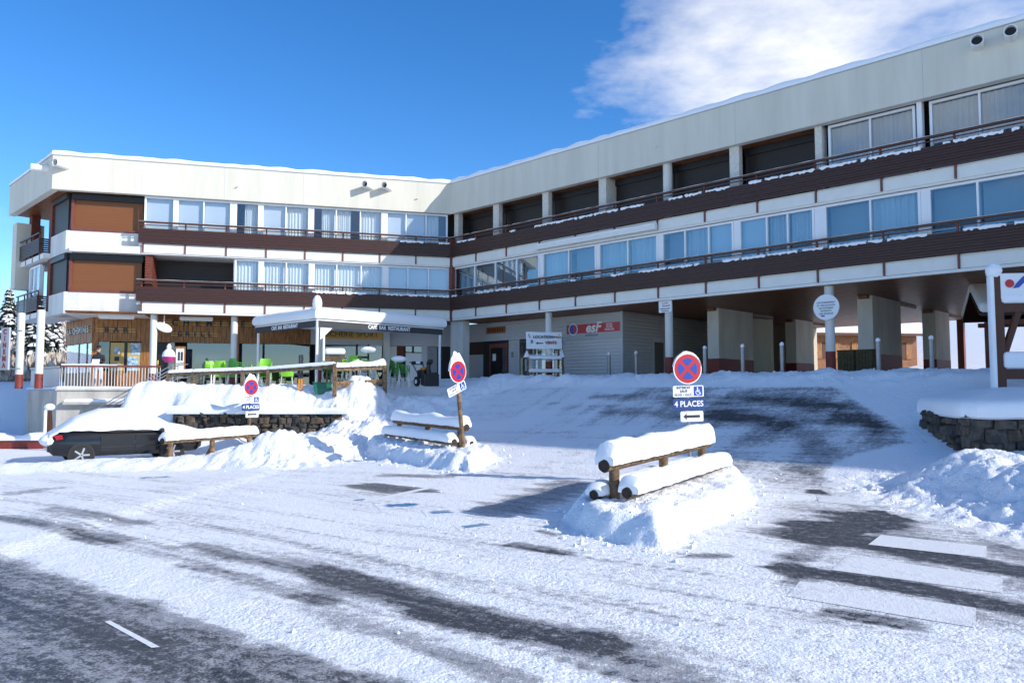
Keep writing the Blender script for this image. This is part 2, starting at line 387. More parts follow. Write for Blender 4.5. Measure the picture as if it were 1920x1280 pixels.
# how much snow lies where: 1 = deep, 0 = bare asphalt (wear with shapes of its own)
_gp = {}
def gp(px, py):                         # point of flat ground seen at a pixel
    if (px, py) not in _gp:
        d = ray(px, py); ys = np.linspace(2.5, 32, 1500); P = CAM[None, :]+d[None, :]*(ys/d[1])[:, None]
        k = int(np.argmax(P[:, 2] < hbase(P[:, 0], P[:, 1]))); _gp[(px, py)] = (float(P[k, 0]), float(P[k, 1]))
    return _gp[(px, py)]
def cover(x, y):
    dR, dL = dist_walls(x, y)
    c = np.full(x.shape, .85)
    flat = (y < 26)
    st = fbm((x*.6-y*.8)*.35+50, (x*.8+y*.6)*2.4, 4)      # streaks along the traffic direction (.8,-.6)
    st = fbm((x*.8-y*.6)*.22+9, (x*.6+y*.8)*1.9+3, 4)
    c = c+.26*st+.10*fbm(x*.5, y*.5, 3)
    def blob(pts, wd, depth, soft=.6):
        nonlocal c
        d = np.full(x.shape, 1e9)
        P = [gp(*p) for p in pts]
        for a, b in zip(P, P[1:]): d = np.minimum(d, seg_d(x, y, a, b)[0])
        d = d+.9*wd*fbm((x*.8-y*.6)*.7+3, (x*.6+y*.8)*2.6, 4)
        c = c-depth*(1-sst(d, wd*(1-soft), wd*(1+soft)))
    # dry lane bottom left
    P = [gp(0, 1036), gp(150, 1066), gp(330, 1150), gp(560, 1225), gp(760, 1285)]
    lane = np.full(x.shape, -1e9)
    ux, uy = P[-1][0]-P[0][0], P[-1][1]-P[0][1]; L = math.hypot(ux, uy)
    dl = ((x-P[0][0])*uy-(y-P[0][1])*ux)/L      # >0 on the near-left side
    dl = dl+.16*fbm(x*1.3, y*1.3, 4)
    c = c-.6*sst(dl, -.12, .2)*(y < 14)*(1-.35*np.clip(fbm((x*.8-y*.6)*.5, (x*.6+y*.8)*1.6, 4)+.1, 0, 1))
    c = c+.30*sst(dl, 2.7, 3.8)*(y < 14)
    c = c+.22*(1-sst(np.abs(dl+.55), .1, .65))*(y < 14)   # thrown-up snow along the lane
    blob([(-100, 960), (150, 1002), (340, 1036), (640, 1092), (900, 1166), (1130, 1222), (1400, 1295)], .3, .2); blob([(-100, 925), (200, 960), (520, 1010), (800, 1075), (1100, 1160), (1500, 1280)], .16, .16); blob([(300, 1075), (600, 1150), (900, 1250), (1000, 1290)], .12, .22)
    blob([(350, 1024), (470, 1042), (640, 1080)], .22, .38); blob([(600, 1072), (760, 1120), (900, 1160), (1110, 1200)], .26, .5)
    blob([(800, 1150), (960, 1175)], .22, .35); blob([(330, 1062), (480, 1090), (600, 1130)], .16, .32)
    blob([(560, 1120), (760, 1190), (960, 1275)], .2, .34); blob([(1100, 1230), (1300, 1290)], .3, .25)
    blob([(0, 968), (120, 985), (210, 1015)], .2, .36); blob([(90, 955), (250, 982)], .22, .3); blob([(30, 925), (100, 915)], .3, .3)
    blob([(690, 912), (770, 918)], .55, .55, .35); blob([(735, 890), (830, 893)], .3, .4); blob([(930, 960), (1070, 905)], .55, .42)
    blob([(965, 1020), (1050, 1036)], .14, .5); blob([(1010, 995), (1040, 1003)], .08, .5); blob([(1275, 1040), (1350, 1042)], .16, .55)
    blob([(1500, 1000), (1680, 1010), (1900, 1065)], .2, .42); blob([(1560, 1080), (1700, 1100), (1850, 1135)], .17, .45)
    blob([(1560, 962), (1690, 968)], .35, .4); blob([(1530, 922), (1660, 932)], .16, .38); blob([(1500, 880), (1640, 905)], .3, .3)
    blob([(1520, 1012), (1640, 1022), (1800, 1052), (1930, 1075)], .3, .66); blob([(1490, 1066), (1720, 1104), (1900, 1140)], .26, .66); blob([(1530, 921), (1680, 932)], .16, .55); blob([(1480, 1000), (1560, 985), (1660, 972)], .5, .5); blob([(1500, 1090), (1470, 1050)], .2, .3)
    blob([(1560, 1146), (1690, 1165)], .16, .5); blob([(1600, 1000), (1500, 1040), (1480, 1090)], .16, .25); blob([(1640, 990), (1500, 985)], .3, .25)
    # tyre tracks along the road
    pu, pv = x*.8-y*.6, x*.6+y*.8
    for off_, k in ((5.41, 0.30), (5.62, 0.30), (4.88, 0.24), (5.08, 0.24), (6.66, 0.26), (6.85, 0.26), (4.22, 0.20), (8.21, 0.22), (8.40, 0.22), (7.38, 0.20), (9.88, 0.18), (10.07, 0.18), (11.78, 0.15)):
        dd = np.abs(pv-off_-.12*np.sin(pu*.35+off_)); c = c-k*(1-sst(dd, .02, .07))*(.6+.4*np.sign(np.sin(pu*30)))*(y < 19)*sst(fbm(pu*.3, pv*.2+off_, 2), -.3, .1)
    # ramp: packed, with scraped dark ice near its head
    on = sst(dR, 11, 9.5)*sst(dR, 1.6, 3.2)*sst(x, -1, 1)
    c = c+on*(.08-.27*sst(x, 2, 6)+.34*fbm((x*.7+y*.7)*.25, (x*.7-y*.7)*1.3, 4))
    hd = (1-sst(np.abs(dR-4.6), .5, 2.2))*sst(x, 4.2, 7.0)*(1-sst(x, 11.5, 13))
    c = c-hd*(.16+.5*fbm((x*.7-y*.7)*.35+4, (x*.7+y*.7)*1.6, 3))
    def track(P, wd, depth):
        nonlocal c
        d = np.full(x.shape, 1e9)
        for a, b in zip(P, P[1:]): d = np.minimum(d, seg_d(x, y, a, b)[0])
        d = d+.5*wd*fbm(x*.9, y*.9, 3); c = c-depth*(1-sst(d, wd*.4, wd*1.3))*(.75+.5*fbm(x*1.3+7, y*1.3, 3))
    track([(5.0, 9.0), (6.0, 13), (6.9, 16.6), (7.2, 19.2), (6.2, 21.4), (3.6, 24.2), (1.2, 27.0)], .4, .26)
    track([(6.3, 9.5), (7.4, 13), (8.2, 16.4), (8.7, 18.8), (7.9, 21.2), (5.4, 23.8), (3, 26.4)], .36, .26)
    track([(8.9, 18.6), (7.6, 20.2), (5.2, 22.4), (3.0, 24.4)], .5, .2)
    # deep snow off the roadway and on every heap
    c = c-.2*sst(poly_in(x, y, CROSSING, 0), -.2, .8)*(y < 14)
    c = np.maximum(c, .15)
    a = rough_amount(x, y)
    c = np.maximum(c, np.where(a > .05, .62+.8*a, 0))
    c = np.maximum(c, 1.25*sst(poly_in(x, y, MOUND1, 0), -.35, .05)); c = np.maximum(c, 1.25*sst(poly_in(x, y, MOUND2, 0), -.4, .05))
    off = np.maximum.reduce([sst(y, 33, 36), sst(x, 8.6, 9.4)*(y > 4.5), sst(y, 27.0, 28.2)*(1-sst(x, -4.5, -2)), sst(-y, 0, 3), sst(np.abs(x), 22, 26)])
    d, t = seg_d(x, y, (-15.5, 21.6), (-6.0, 23.2)); off = np.maximum(off, 1-sst(d, .7, 1.5))
    d, t = seg_d(x, y, (-5.5, 30.5), (-6.8, 23.4)); off = np.maximum(off, 1-sst(d, 2.0, 3.2))
    d, t = seg_d(x, y, (8.2, 15.2), (9.6, 8.0)); off = np.maximum(off, 1-sst(d, 1.5, 2.4))
    off = np.maximum(off, (1-sst(np.abs(dR-2.2), .6, 1.1))*sst(x, -2, -.5))
    return np.maximum(c, 1.3*off)
CV = cover(GX, GY)
_dR, _dL = dist_walls(GX, GY); CV = np.where((_dR < 1.3+.3*perlin(GX*1.5, GY*1.5)) & (_dR > -16.5) & (GX > -2), .08, CV)
at_ = me.attributes.new('cover', 'FLOAT', 'POINT'); at_.data.foreach_set('value', CV.ravel().astype(np.float32))
ground = bpy.data.objects.new('ground', me); COL.objects.link(ground)
tagit(ground, 'snow covered car park, road and ramp with icy asphalt patches', 'ground', kind='structure')

def ground_material(name, under, paint=False):
    m = bpy.data.materials.new(name); m.use_nodes = True; t = m.node_tree; b = t.nodes['Principled BSDF']; Ln = t.links.new
    def n(tp, **k):
        x = t.nodes.new(tp)
        for a, v in k.items(): setattr(x, a, v)
        return x
    def mth(op, a, b_=None, c=None, clamp=False):
        x = n('ShaderNodeMath', operation=op, use_clamp=clamp)
        for i_, v in enumerate((a, b_, c)):
            if v is None: continue
            if isinstance(v, (int, float)): x.inputs[i_].default_value = v
            else: Ln(v, x.inputs[i_])
        return x.outputs[0]
    geo = n('ShaderNodeNewGeometry'); pos = geo.outputs['Position']
    rot = n('ShaderNodeMapping'); rot.inputs['Rotation'].default_value = (0, 0, R_(36.9)); Ln(pos, rot.inputs[0])
    stx = n('ShaderNodeMapping'); stx.inputs['Scale'].default_value = (.35, 6.5, 1); Ln(rot.outputs[0], stx.inputs[0])
    def noise(vec, sc, det, ro=.6):
        x = n('ShaderNodeTexNoise'); x.inputs['Scale'].default_value = sc; x.inputs['Detail'].default_value = det; x.inputs['Roughness'].default_value = ro; Ln(vec, x.inputs['Vector']); return x.outputs[0]
    n1 = noise(pos, 9, 6, .7); n2 = noise(stx.outputs[0], 1.6, 6, .65); n3 = noise(pos, 45, 4, .7); n4 = noise(pos, 1.6, 4)
    at = n('ShaderNodeAttribute'); at.attribute_name = 'cover'; cv = at.outputs['Fac']
    s = mth('ADD', cv, mth('MULTIPLY', mth('SUBTRACT', n1, .5), 1.0))
    s = mth('ADD', s, mth('MULTIPLY', mth('SUBTRACT', n2, .5), .55))
    s = mth('ADD', s, mth('MULTIPLY', mth('SUBTRACT', n3, .5), .95))
    # thin film of ice, then white snow
    film = n('ShaderNodeMapRange', interpolation_type='SMOOTHSTEP'); film.inputs[1].default_value = .14; film.inputs[2].default_value = .48; Ln(s, film.inputs[0])
    white = n('ShaderNodeMapRange', interpolation_type='SMOOTHSTEP'); white.inputs[1].default_value = .45; white.inputs[2].default_value = .82; Ln(s, white.inputs[0])
    ua = n('ShaderNodeMix', data_type='RGBA'); Ln(n3, ua.inputs[0]); ua.inputs[6].default_value = (*[c*(.92 if paint else .6) for c in under], 1); ua.inputs[7].default_value = (*[c*(1.08 if paint else 1.4) for c in under], 1)
    m1 = n('ShaderNodeMix', data_type='RGBA'); Ln(mth('MULTIPLY', film.outputs[0], .05 if paint else .62), m1.inputs[0]); Ln(ua.outputs[2], m1.inputs[6]); m1.inputs[7].default_value = (.58, .59, .63, 1)
    m2 = n('ShaderNodeMix', data_type='RGBA'); Ln(white.outputs[0], m2.inputs[0]); Ln(m1.outputs[2], m2.inputs[6]); m2.inputs[7].default_value = (.89, .905, .935, 1)
    Ln(m2.outputs[2], b.inputs['Base Color'])
    ro = n('ShaderNodeMapRange'); ro.inputs[1].default_value = .15; ro.inputs[2].default_value = .7; ro.inputs[3].default_value = .38; ro.inputs[4].default_value = .62; Ln(s, ro.inputs[0]); Ln(ro.outputs[0], b.inputs['Roughness'])
    b.inputs['Specular IOR Level'].default_value = .35
    vo = n('ShaderNodeTexVoronoi'); vo.inputs['Scale'].default_value = 17; Ln(pos, vo.inputs['Vector']); vo2 = n('ShaderNodeTexVoronoi'); vo2.inputs['Scale'].default_value = 41; Ln(pos, vo2.inputs['Vector'])
    grain = mth('ADD', mth('MULTIPLY', vo.outputs['Distance'], -.9), mth('MULTIPLY', vo2.outputs['Distance'], -.6)); grain = mth('MULTIPLY', grain, mth('ADD', mth('MULTIPLY', n4, 1.6), -.25))
    hgt = mth('ADD', mth('MULTIPLY', white.outputs[0], mth('ADD', grain, 1.0)), mth('MULTIPLY', n3, .5)); hgt = mth('ADD', hgt, mth('MULTIPLY', n1, .9))
    bu = n('ShaderNodeBump'); bu.inputs['Strength'].default_value = .65; bu.inputs['Distance'].default_value = .035; Ln(hgt, bu.inputs['Height']); Ln(bu.outputs[0], b.inputs['Normal'])
    MATS[name] = m; return m
ground_material('ground_mat', (.045, .046, .05)); me.materials.append(MATS['ground_mat'])
ground_material('paint_mat', (.88, .89, .9), True); ground_material('blue_paint_mat', (.03, .2, .42), True)

def decal(name, pts, mat_, label, cat, group=None, lift=.005, cv=.2, n=64):   # a painted marking lying on the ground; pts: 4 ground corners
    P = [np.array(p) for p in pts]; V = []; F_ = []; c_ = []
    for j in range(n+1):
        for i_ in range(n+1):
            a, b = i_/n, j/n
            p = (P[0]*(1-a)+P[1]*a)*(1-b)+(P[3]*(1-a)+P[2]*a)*b
            V.append((p[0], p[1]))
    V = np.array(V); z = height(V[:, 0], V[:, 1])+lift
    for j in range(n):
        for i_ in range(n): k = j*(n+1)+i_; F_.append((k, k+1, k+n+2, k+n+1))
    m_ = bpy.data.meshes.new(name); m_.from_pydata([(a, b, c) for (a, b), c in zip(V, z)], [], F_)
    at2 = m_.attributes.new('cover', 'FLOAT', 'POINT')
    ed = np.array([min(i_, n-i_)/n for j in range(n+1) for i_ in range(n+1)]); ed2 = np.array([min(j, n-j)/n for j in range(n+1) for i_ in range(n+1)])
    worn = .28*fbm(V[:, 0]*2.2+3, V[:, 1]*2.2, 3)+(.55*(1-sst(ed+.12*fbm(V[:, 0]*3, V[:, 1]*3, 2), 0, .3))+.5*(1-sst(ed2, 0, .35)) if 'blue' in mat_ else .25*(1-sst(ed, 0, .06)))
    cvv = np.clip(cover(V[:, 0], V[:, 1])*.6+cv-.3+worn, 0, 2)
    at2.data.foreach_set('value', cvv.astype(np.float32)); m_.materials.append(MATS[mat_])
    m_.polygons.foreach_set('use_smooth', [True]*len(F_))
    o = bpy.data.objects.new(name, m_); COL.objects.link(o); return tagit(o, label, cat, group, None)
STRIPES = [[(1540, 905), (1690, 914), (1690, 922), (1540, 913)], [(1530, 929), (1672, 939), (1676, 952), (1535, 941)],
           [(1652, 1003), (1850, 1024), (1850, 1046), (1628, 1021)], [(1592, 1041), (1880, 1083), (1880, 1112), (1558, 1069)], [(1500, 1090), (1830, 1140), (1830, 1178), (1475, 1118)]]
nms = ['faded zebra stripe farthest up the ramp, mostly under snow', 'second zebra stripe from the ramp with worn edges', 'third zebra stripe ending cleanly beside dark asphalt', 'broad clear zebra stripe between two dark bands', 'nearest zebra stripe half buried in crumbly snow']
for s_, l_ in zip(STRIPES, nms):
    tagit(decal('crosswalk_stripe', [gp(*p) for p in s_], 'paint_mat', l_, 'road marking', 'zebra stripes', cv=.22), kind='structure')
tagit(decal('parking_line', [gp(690, 937), gp(840, 905), gp(846, 907), gp(697, 941)], 'paint_mat', 'thin white parking bay line beside bare asphalt', 'road marking', cv=.1), kind='structure')
tagit(decal('parking_line', [gp(880, 998), gp(940, 985), gp(944, 988), gp(886, 1002)], 'paint_mat', 'short white parking line near the first log rail', 'road marking', cv=.15), kind='structure')
tagit(decal('lane_dash', [gp(196, 1166), gp(206, 1164), gp(300, 1214), gp(284, 1216)], 'paint_mat', 'white lane dash on the bare asphalt bottom left', 'road marking', cv=.2), kind='structure')
for pts, l_ in (([(700, 945), (790, 940), (800, 950), (712, 955)], 'blue parking paint showing beside the white bay line'), ([(790, 957), (850, 952), (872, 962), (800, 968)], 'blue parking paint patch right of the bay line'), ([(655, 936), (690, 933), (694, 938), (660, 941)], 'small blue paint patch left of the bay line'), ([(850, 985), (925, 975), (935, 985), (862, 995)], 'faint blue paint patch nearest the first log rail'), ([(250, 893), (330, 890), (336, 895), (254, 898)], 'blue paint patch beside the snow windrow at left')):
    tagit(decal('blue_paint', [gp(*p) for p in pts], 'blue_paint_mat', l_, 'road marking', 'blue parking paint', cv=.3), kind='structure')

# ------------------------------------------------------------------ the apartment building
B = empty('apartment_building', tuple(C0+np.array([0, 8, 2.0])), 0, 'long cream apartment block with brown slatted balconies and two angled wings', 'building')
RT = 54.0                                  # the right wing runs on past the camera
def wing_shell():
    # dark core walls behind the loggias, floor slabs, back walls
    for F, T0, T1, D in ((FL, -1.3, 16.9, 11.), (FR, -1.3, RT, 16.9)):
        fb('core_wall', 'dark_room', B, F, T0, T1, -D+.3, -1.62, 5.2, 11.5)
        fb('floor_slab', 'white_panel', B, F, T0, T1, -D, -.06, 7.66, 7.98)
        fb('rear_wall', 'cream', B, F, T0, T1, -D, -D+.28, 5.06, 11.8)
    fb('roof_slab', 'cream', B, FL, 0, 17.2, -11, -.32, 11.5, 11.8); fb('roof_slab', 'cream', B, FR, 0, RT, -17, -.32, 11.5, 11.8)
    # fascias
    fb('fascia', 'cream', B, FL, .0, 17.66, -.3, 0, 10.33, 11.83)
    fb('fascia', 'cream', B, FR, .0, RT, -.3, 0, 10.33, 11.83)
    fb('fascia', 'cream', B, FE, .0, 7.4, -.3, -.002, 10.332, 11.828)
    fb('coping', 'sign_grey', B, FL, -.02, 17.69, -.33, .03, 11.83, 11.87); fb('coping', 'sign_grey', B, FR, -.02, RT, -.33, .03, 11.832, 11.872); fb('coping', 'sign_grey', B, FE, .0, 7.43, -.33, .03, 11.834, 11.874)
    fb('loggia_ceiling', 'soffit_wood', B, FL, -.5, 17.2, -1.7, -.3, 10.36, 10.5); fb('loggia_ceiling', 'soffit_wood', B, FR, -.5, RT, -1.7, -.3, 10.362, 10.5); fb('loggia_ceiling', 'soffit_wood', B, FE, 0, 7.3, -3, -.3, 10.358, 10.5)
wing_shell()
def snow_strip(F, t0, t1, o0, o1, z, h, name='roof_snow', step=.25, ragged=.25, parent=None, mt='snow_smooth', drop=0):
    m = MB(); n = max(2, int((t1-t0)/step)); rings = []
    for k in range(n+1):
        t = t0+(t1-t0)*k/n
        hh = h*(1+ragged*2*float(perlin(np.array([t*1.3]), np.array([z*3.1]))[0])); oo = o1+ragged*.12*float(perlin(np.array([t*2.9]), np.array([z+5]))[0])
        rings.append([F(t, o0, z-.01), F(t, o1, z-drop-.01), F(t, oo+.02, z+hh*.35), F(t, oo-.02, z+hh*.8), F(t, oo-.09, z+hh), F(t, o0, z+hh*.95)])
    m.loft(rings); return m.build(name, mt, parent or B, smooth=True, loc='auto')
snow_strip(FL, -.1, 17.68, -11, .035, 11.87, .17); snow_strip(FR, 0, RT, -16.9, .035, 11.872, .2); snow_strip(FE, .02, 7.4, -4, .035, 11.874, .14)

def window(F, ts, z0, z1, off=-.25, curtains=None, cm='curtain', fw=.055, ends=.075, matf='white_frame', gl='glass'):
    fr = MB()
    fr.box(F, ts[0], ts[-1], off-.05, off+.05, z1-ends, z1); fr.box(F, ts[0], ts[-1], off-.05, off+.05, z0, z0+ends)
    for k, t in enumerate(ts):
        wd = ends if k in (0, len(ts)-1) else fw
        a = t if k == 0 else (t-wd if k == len(ts)-1 else t-wd/2)
        fr.box(F, a, a+wd, off-.06, off+.06, z0+ends, z1-ends)
    o = fr.build('window', matf, B, loc='auto')
    for k in range(len(ts)-1):
        MB().box(F, ts[k]+.03, ts[k+1]-.03, off-.008, off+.004, z0+ends, z1-ends).build('pane', gl, o, loc='auto')
        c = (curtains or '')[k:k+1]
        a, b = ts[k]+.03, ts[k+1]-.03
        if c in 'clr' and c:
            if c == 'l': b = a+(b-a)*.62
            if c == 'r': a = b-(b-a)*.62
            n = 36; pts = [(a+(b-a)*i_/n, off-.2+.035*math.sin(i_*1.25+k*2)+.012*math.sin(i_*2.9)) for i_ in range(n+1)]
            m = MB(); m.loft([[F(t, oo, z0+.02) for t, oo in pts], [F(t, oo, z1-.05) for t, oo in pts]], cap=False, closed=False); m.build('curtain', cm, o, smooth=True, loc='auto')
        elif c == 'b':
            MB().box(F, a, b, off-.14, off-.12, z0, z1-.02).build('blind', 'screen', o, loc='auto')
        elif c == 'g':
            MB().box(F, a, b, off-.5, off-.47, z0, z1-.02).build('blind', 'curtain_grey', o, loc='auto')
    return o
# left wing
TOPZ, LOWZ = (8.2, 10.31), (5.62, 7.64)
for ts, cu in (([.14, 1.22, 2.21, 3.18], 'rbb'), ([3.34, 4.42, 5.56, 6.66], 'crl'), ([6.78, 7.87, 8.95], 'cb'), ([9.05, 10.13], 'l'), ([10.28, 11.49, 12.64], 'bb'), ([12.71, 13.98], 'b')): window(FL, ts, *TOPZ, curtains=cu)
for ts, cu in (([.05, 1.09, 2.10, 3.11], 'bbb'), ([3.27, 4.35, 5.50, 6.59], 'ccc'), ([6.72, 7.81, 8.89], 'cc'), ([8.98, 10.1], 'c')): window(FL, ts, *LOWZ, curtains=cu)
for a, b in ((3.18, 3.34), (6.66, 6.78), (8.95, 9.05), (10.13, 10.28), (12.64, 12.71)): fb('mullion', 'white_frame', B, FL, a+.003, b-.003, -.36, -.2, *TOPZ)
for a, b in ((3.11, 3.27), (6.59, 6.72), (8.89, 8.98)): fb('mullion', 'white_frame', B, FL, a+.003, b-.003, -.36, -.2, *LOWZ)
# open loggia on the left wing, first floor
fb('blind', 'blind_dark', B, FL, 10.12, 12.6, -1.6, -1.55, 5.6, 7.5); fb('loggia_side', 'white_panel', B, FL, 10.1, 10.16, -1.6, -.32, 5.6, 7.64)
m = B
pw_ = fb('partition_wall', 'brick_red', B, FL, 13.6, 13.86, -1.6, -.22, 5.6, 7.64)
for k in range(17): MB().box(FL, 13.575, 13.885, -1.58, -.195, 5.62+k*.118, 5.70+k*.118).build('board', 'brick_red', pw_, loc='auto')
fb('blind', 'blind_dark', B, FL, 12.6, 13.6, -1.6, -1.54, 5.6, 7.5)
# orange shutter bay at the left end
for z0, z1, pz0, pz1 in ((8.72, 10.2, 7.68, 8.66), (5.98, 7.5, 4.98, 5.93)):
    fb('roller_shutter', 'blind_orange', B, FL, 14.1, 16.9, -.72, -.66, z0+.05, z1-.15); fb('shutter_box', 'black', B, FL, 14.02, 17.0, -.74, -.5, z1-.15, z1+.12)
    fb('shutter_sill', 'bracket', B, FL, 14.1, 17.0, -.74, -.56, z0-.05, z0+.05); fb('corner_post', 'bracket', B, FL, 16.9, 17.02, -.72, -.58, z0, z1)
    fb('parapet', 'white_render', B, FL, 14.0, 17.2, -.9, -.6, pz0, pz1)
    PB = FL(17.2, -.6, 0); FB_ = Frame(PB, q, nE)
    fb('parapet', 'white_render', B, FB_, .0, 2.3, -.3, -.003, pz0, pz1-.003)
    fb('roller_shutter', 'blind_dark', B, FB_, .1, 2.2, -.16, -.1, z0, z1-.1); fb('shutter_box', 'black', B, FB_, .05, 2.2, -.2, .02, z1-.1, z1+.12)  # dark copy of the orange shutter: this side's shade is put into its colour
    fb('end_pier', 'brick_red', B, FB_, 2.3, 2.75, -.3, -.02, pz0, z1+.2); fb('end_pier', 'brick_red', B, FB_, 6.2, 6.7, -.5, -.12, pz0, z1+.2)
    fb('loggia_back', 'blind_dark', B, FB_, 2.75, 6.2, -1.3, -1.2, pz0, z1+.3); fb('slab_edge', 'white_panel', B, FB_, 2.3, 6.9, -1.2, .28, pz0-.02, pz0+.22)
    bl = empty('end_balcony', tuple(FB_(4.5, .3, pz0+.3))); bl.parent = B; bl.location -= B.location
    for k in range(7):
        MB().box(FB_, 2.9, 6.6, .3, .34, pz0+.32+k*.1, pz0+.395+k*.1).build('slat', 'slat_brown', bl, loc='auto'); MB().box(FB_, 2.86, 2.9, -.3, .34, pz0+.32+k*.1, pz0+.395+k*.1).build('slat', 'slat_brown', bl, loc='auto')
    MB().box(FB_, 2.85, 6.65, .27, .36, pz0+1.2, pz0+1.25).build('handrail', 'rail_brown', bl, loc='auto')
    for t in (2.9, 4.1, 5.3, 6.5): MB().box(FB_, t, t+.06, .24, .3, pz0-.02, pz0+1.2).build('bracket', 'bracket', bl, loc='auto')
window(FB_, [3.3, 4.2, 5.1], 5.9, 7.5, off=.1, curtains='bb')
fb('end_wing', 'cream', B, FE, 6.6, 7.38, -1.4, -.2, 6.6, 9.9); fb('end_lining', 'blind_dark', B, FE, .9, 6.6, -2.0, -1.9, 5.2, 10.36); fb('end_lining', 'brick_red', B, FL, 16.4, 16.5, -4, -1.0, 5.1, 10.36); fb('end_core', 'cream', B, FE, .8, 7.3, -6, -2.0, 5.2, 10.4)
fb('floor_slab', 'white_panel', B, FL, 14.0, 17.0, -3, -.62, 7.66, 7.72); fb('floor_slab', 'white_panel', B, FL, 13.9, 17.18, -8, -.61, 4.96, 5.1)
# right wing, top floor: loggias with dark shutters, then glazed bays
for a, b, d in ((-.05, .25, .3), (2.74, 3.12, .25), (5.9, 6.25, .25), (9.07, 9.45, .8), (15.05, 15.42, .25), (18.17, 18.4, .4)):
    fb('loggia_post', 'cream_rough', B, FR, a, b, -.25-d, -.25, 8.0, 10.36)
MB().tube(FR(12.3, -.45, 8.0), FR(12.3, -.45, 10.36), .18, n=20).build('loggia_column', 'white_render', B, smooth=True, loc='auto')
for a, b in ((.25, 2.95), (2.95, 6.1), (6.1, 9.3), (9.45, 12.3), (12.3, 15.2), (15.3, 18.2)):
    fb('roller_shutter', 'blind_dark', B, FR, a+.02, b-.02, -.98, -.93, 8.0, 10.1); fb('shutter_box', 'black', B, FR, a+.02, b-.02, -1.0, -.85, 10.1, 10.36)
T = 18.45
while T < RT-3:
    window(FR, [T+.12, T+1.45, T+2.78], *TOPZ, off=-.42, curtains='cc', cm='curtain_grey', gl='glass_sky'); fb('window_post', 'white_frame', B, FR, T+2.86, T+3.0, -.5, -.25, 8.0, 10.36)
    fb('shutter_box', 'black', B, FR, T, T+2.86, -.5, -.3, 10.31, 10.36); T += 3.06
for ts, cu in (([.02, 1.54, 2.97, 4.37, 5.78], 'gggg'), ([5.96, 7.48, 8.97], 'cg'), ([9.1, 10.57, 12.0], 'cc'), ([12.17, 13.2, 14.2, 15.2], 'gcb'), ([15.4, 16.45, 17.2, 18.12], 'bcc'), ([18.44, 19.9, 21.36], 'gc'), ([21.56, 22.87, 24.2], 'gg')): window(FR, ts, *LOWZ, off=-.22, curtains=cu, cm='curtain_dim', gl='glass_sky')
for a, b in ((5.78, 5.96), (8.97, 9.1), (12.0, 12.17), (15.2, 15.4), (18.12, 18.44), (21.36, 21.56), (24.2, 24.4)): fb('mullion', 'white_frame', B, FR, a+.003, b-.003, -.34, -.18, *LOWZ)
T = 24.4
while T < RT-3: window(FR, [T, T+1.45, T+2.9], *LOWZ, off=-.22, curtains='gc', cm='curtain_dim', gl='glass_sky'); T += 3.06
aw = fb('awning_cassette', 'white_panel', B, FR, 5.92, 12.12, .02, .22, 7.74, 7.95); snow_strip(FR, 5.95, 12.1, .03, .22, 7.95, .07, 'snow_layer')
# balconies
def balcony(F, t0, t1, z, sp, tb0, snow_from, snow_to, cover_p):
    root = empty('balcony', tuple(F((t0+t1)/2, 0, z))); root.parent = B; root.location -= B.location
    def pp(name, mt, *a): return MB().box(F, *a).build(name, mt, root, loc='auto')
    pp('balcony_floor', 'white_panel', t0, t1, -.22, -.05, z+.3, z+.42)
    for k in range(8): pp('slat', 'slat_brown', t0-.03, t1, .06, .1-.012*(k % 2), z+.43+k*.083, z+.43+k*.083+.07)
    pp('backing_board', 'slat_brown', t0, t1, .03, .05, z+.44, z+1.05)
    pp('handrail', 'rail_brown', t0-.05, t1, .02, .12, z+1.33, z+1.40); pp('lower_rail', 'rail_brown', t0-.05, t1, .05, .09, z+1.22, z+1.25)
    t = tb0; k = 0; prev = t0
    tt = []
    while t < t1+.05: tt.append(t); t += sp
    for t in tt:
        pp('bracket', 'bracket', t-.03, t+.03, -.04, .028, z+.02, z+1.33)
    edges = [t0-.0]+[t for t in tt if t > t0+.3]+([t1] if tt[-1] < t1-.3 else [])
    for a, b in zip(edges, edges[1:]): pp('panel', 'white_panel', a+.035, b-.035, -.06, -.01, z, z+.36)
    snow_strip(F, t0, t1, .03, .11, z+1.40, .022, 'snow_layer', ragged=.5, parent=root)
    # broken snow lumps along the top of the slats
    m = MB(); t = snow_from
    while t < snow_to:
        L = rng.uniform(.15, 1.3)
        if rng.random() < cover_p:
            n = max(2, int(L/.07)); rings = []
            for i_ in range(n+1):
                u = t+L*i_/n; h = rng.uniform(.03, .075); d = rng.uniform(.0, .07)
                rings.append([F(u, .01, z+1.09), F(u, .112, z+1.085-d), F(u, .125, z+1.10+h*.4), F(u, .08, z+1.09+h), F(u, .01, z+1.09+h)])
            m.loft(rings)
        t += L+rng.uniform(.01, .22)
    if m.v: m.build('snow_lumps', 'snow', root, loc='auto')['kind'] = 'stuff'
    return root
balcony(FL, .02, 14.15, 7.72, 1.745, -.0, .1, 3.2, .8); balcony(FL, .02, 14.17, 5.1, 1.745, -.0, .1, 6.2, .75)
# FL has t growing leftwards, slats start at the inner corner
balcony(FR, .02, RT, 7.72, 2.055, 1.82, .2, 34, .85); balcony(FR, .02, RT, 5.1, 2.055, 1.82, .2, 34, .6)
MB().box(FR, -.12, .1, -.2, .02, 5.0, 9.1).build('corner_post', 'bracket', B, loc='auto')
for F, ts in ((FL, (3.6, 7.1, 10.6, 14.1)), (FR, tuple(3.1+6.16*k for k in range(8)))):
    for t in ts: fb('panel_joint', 'sign_grey', B, F, t, t+.012, -.001, .002, 10.34, 11.82)
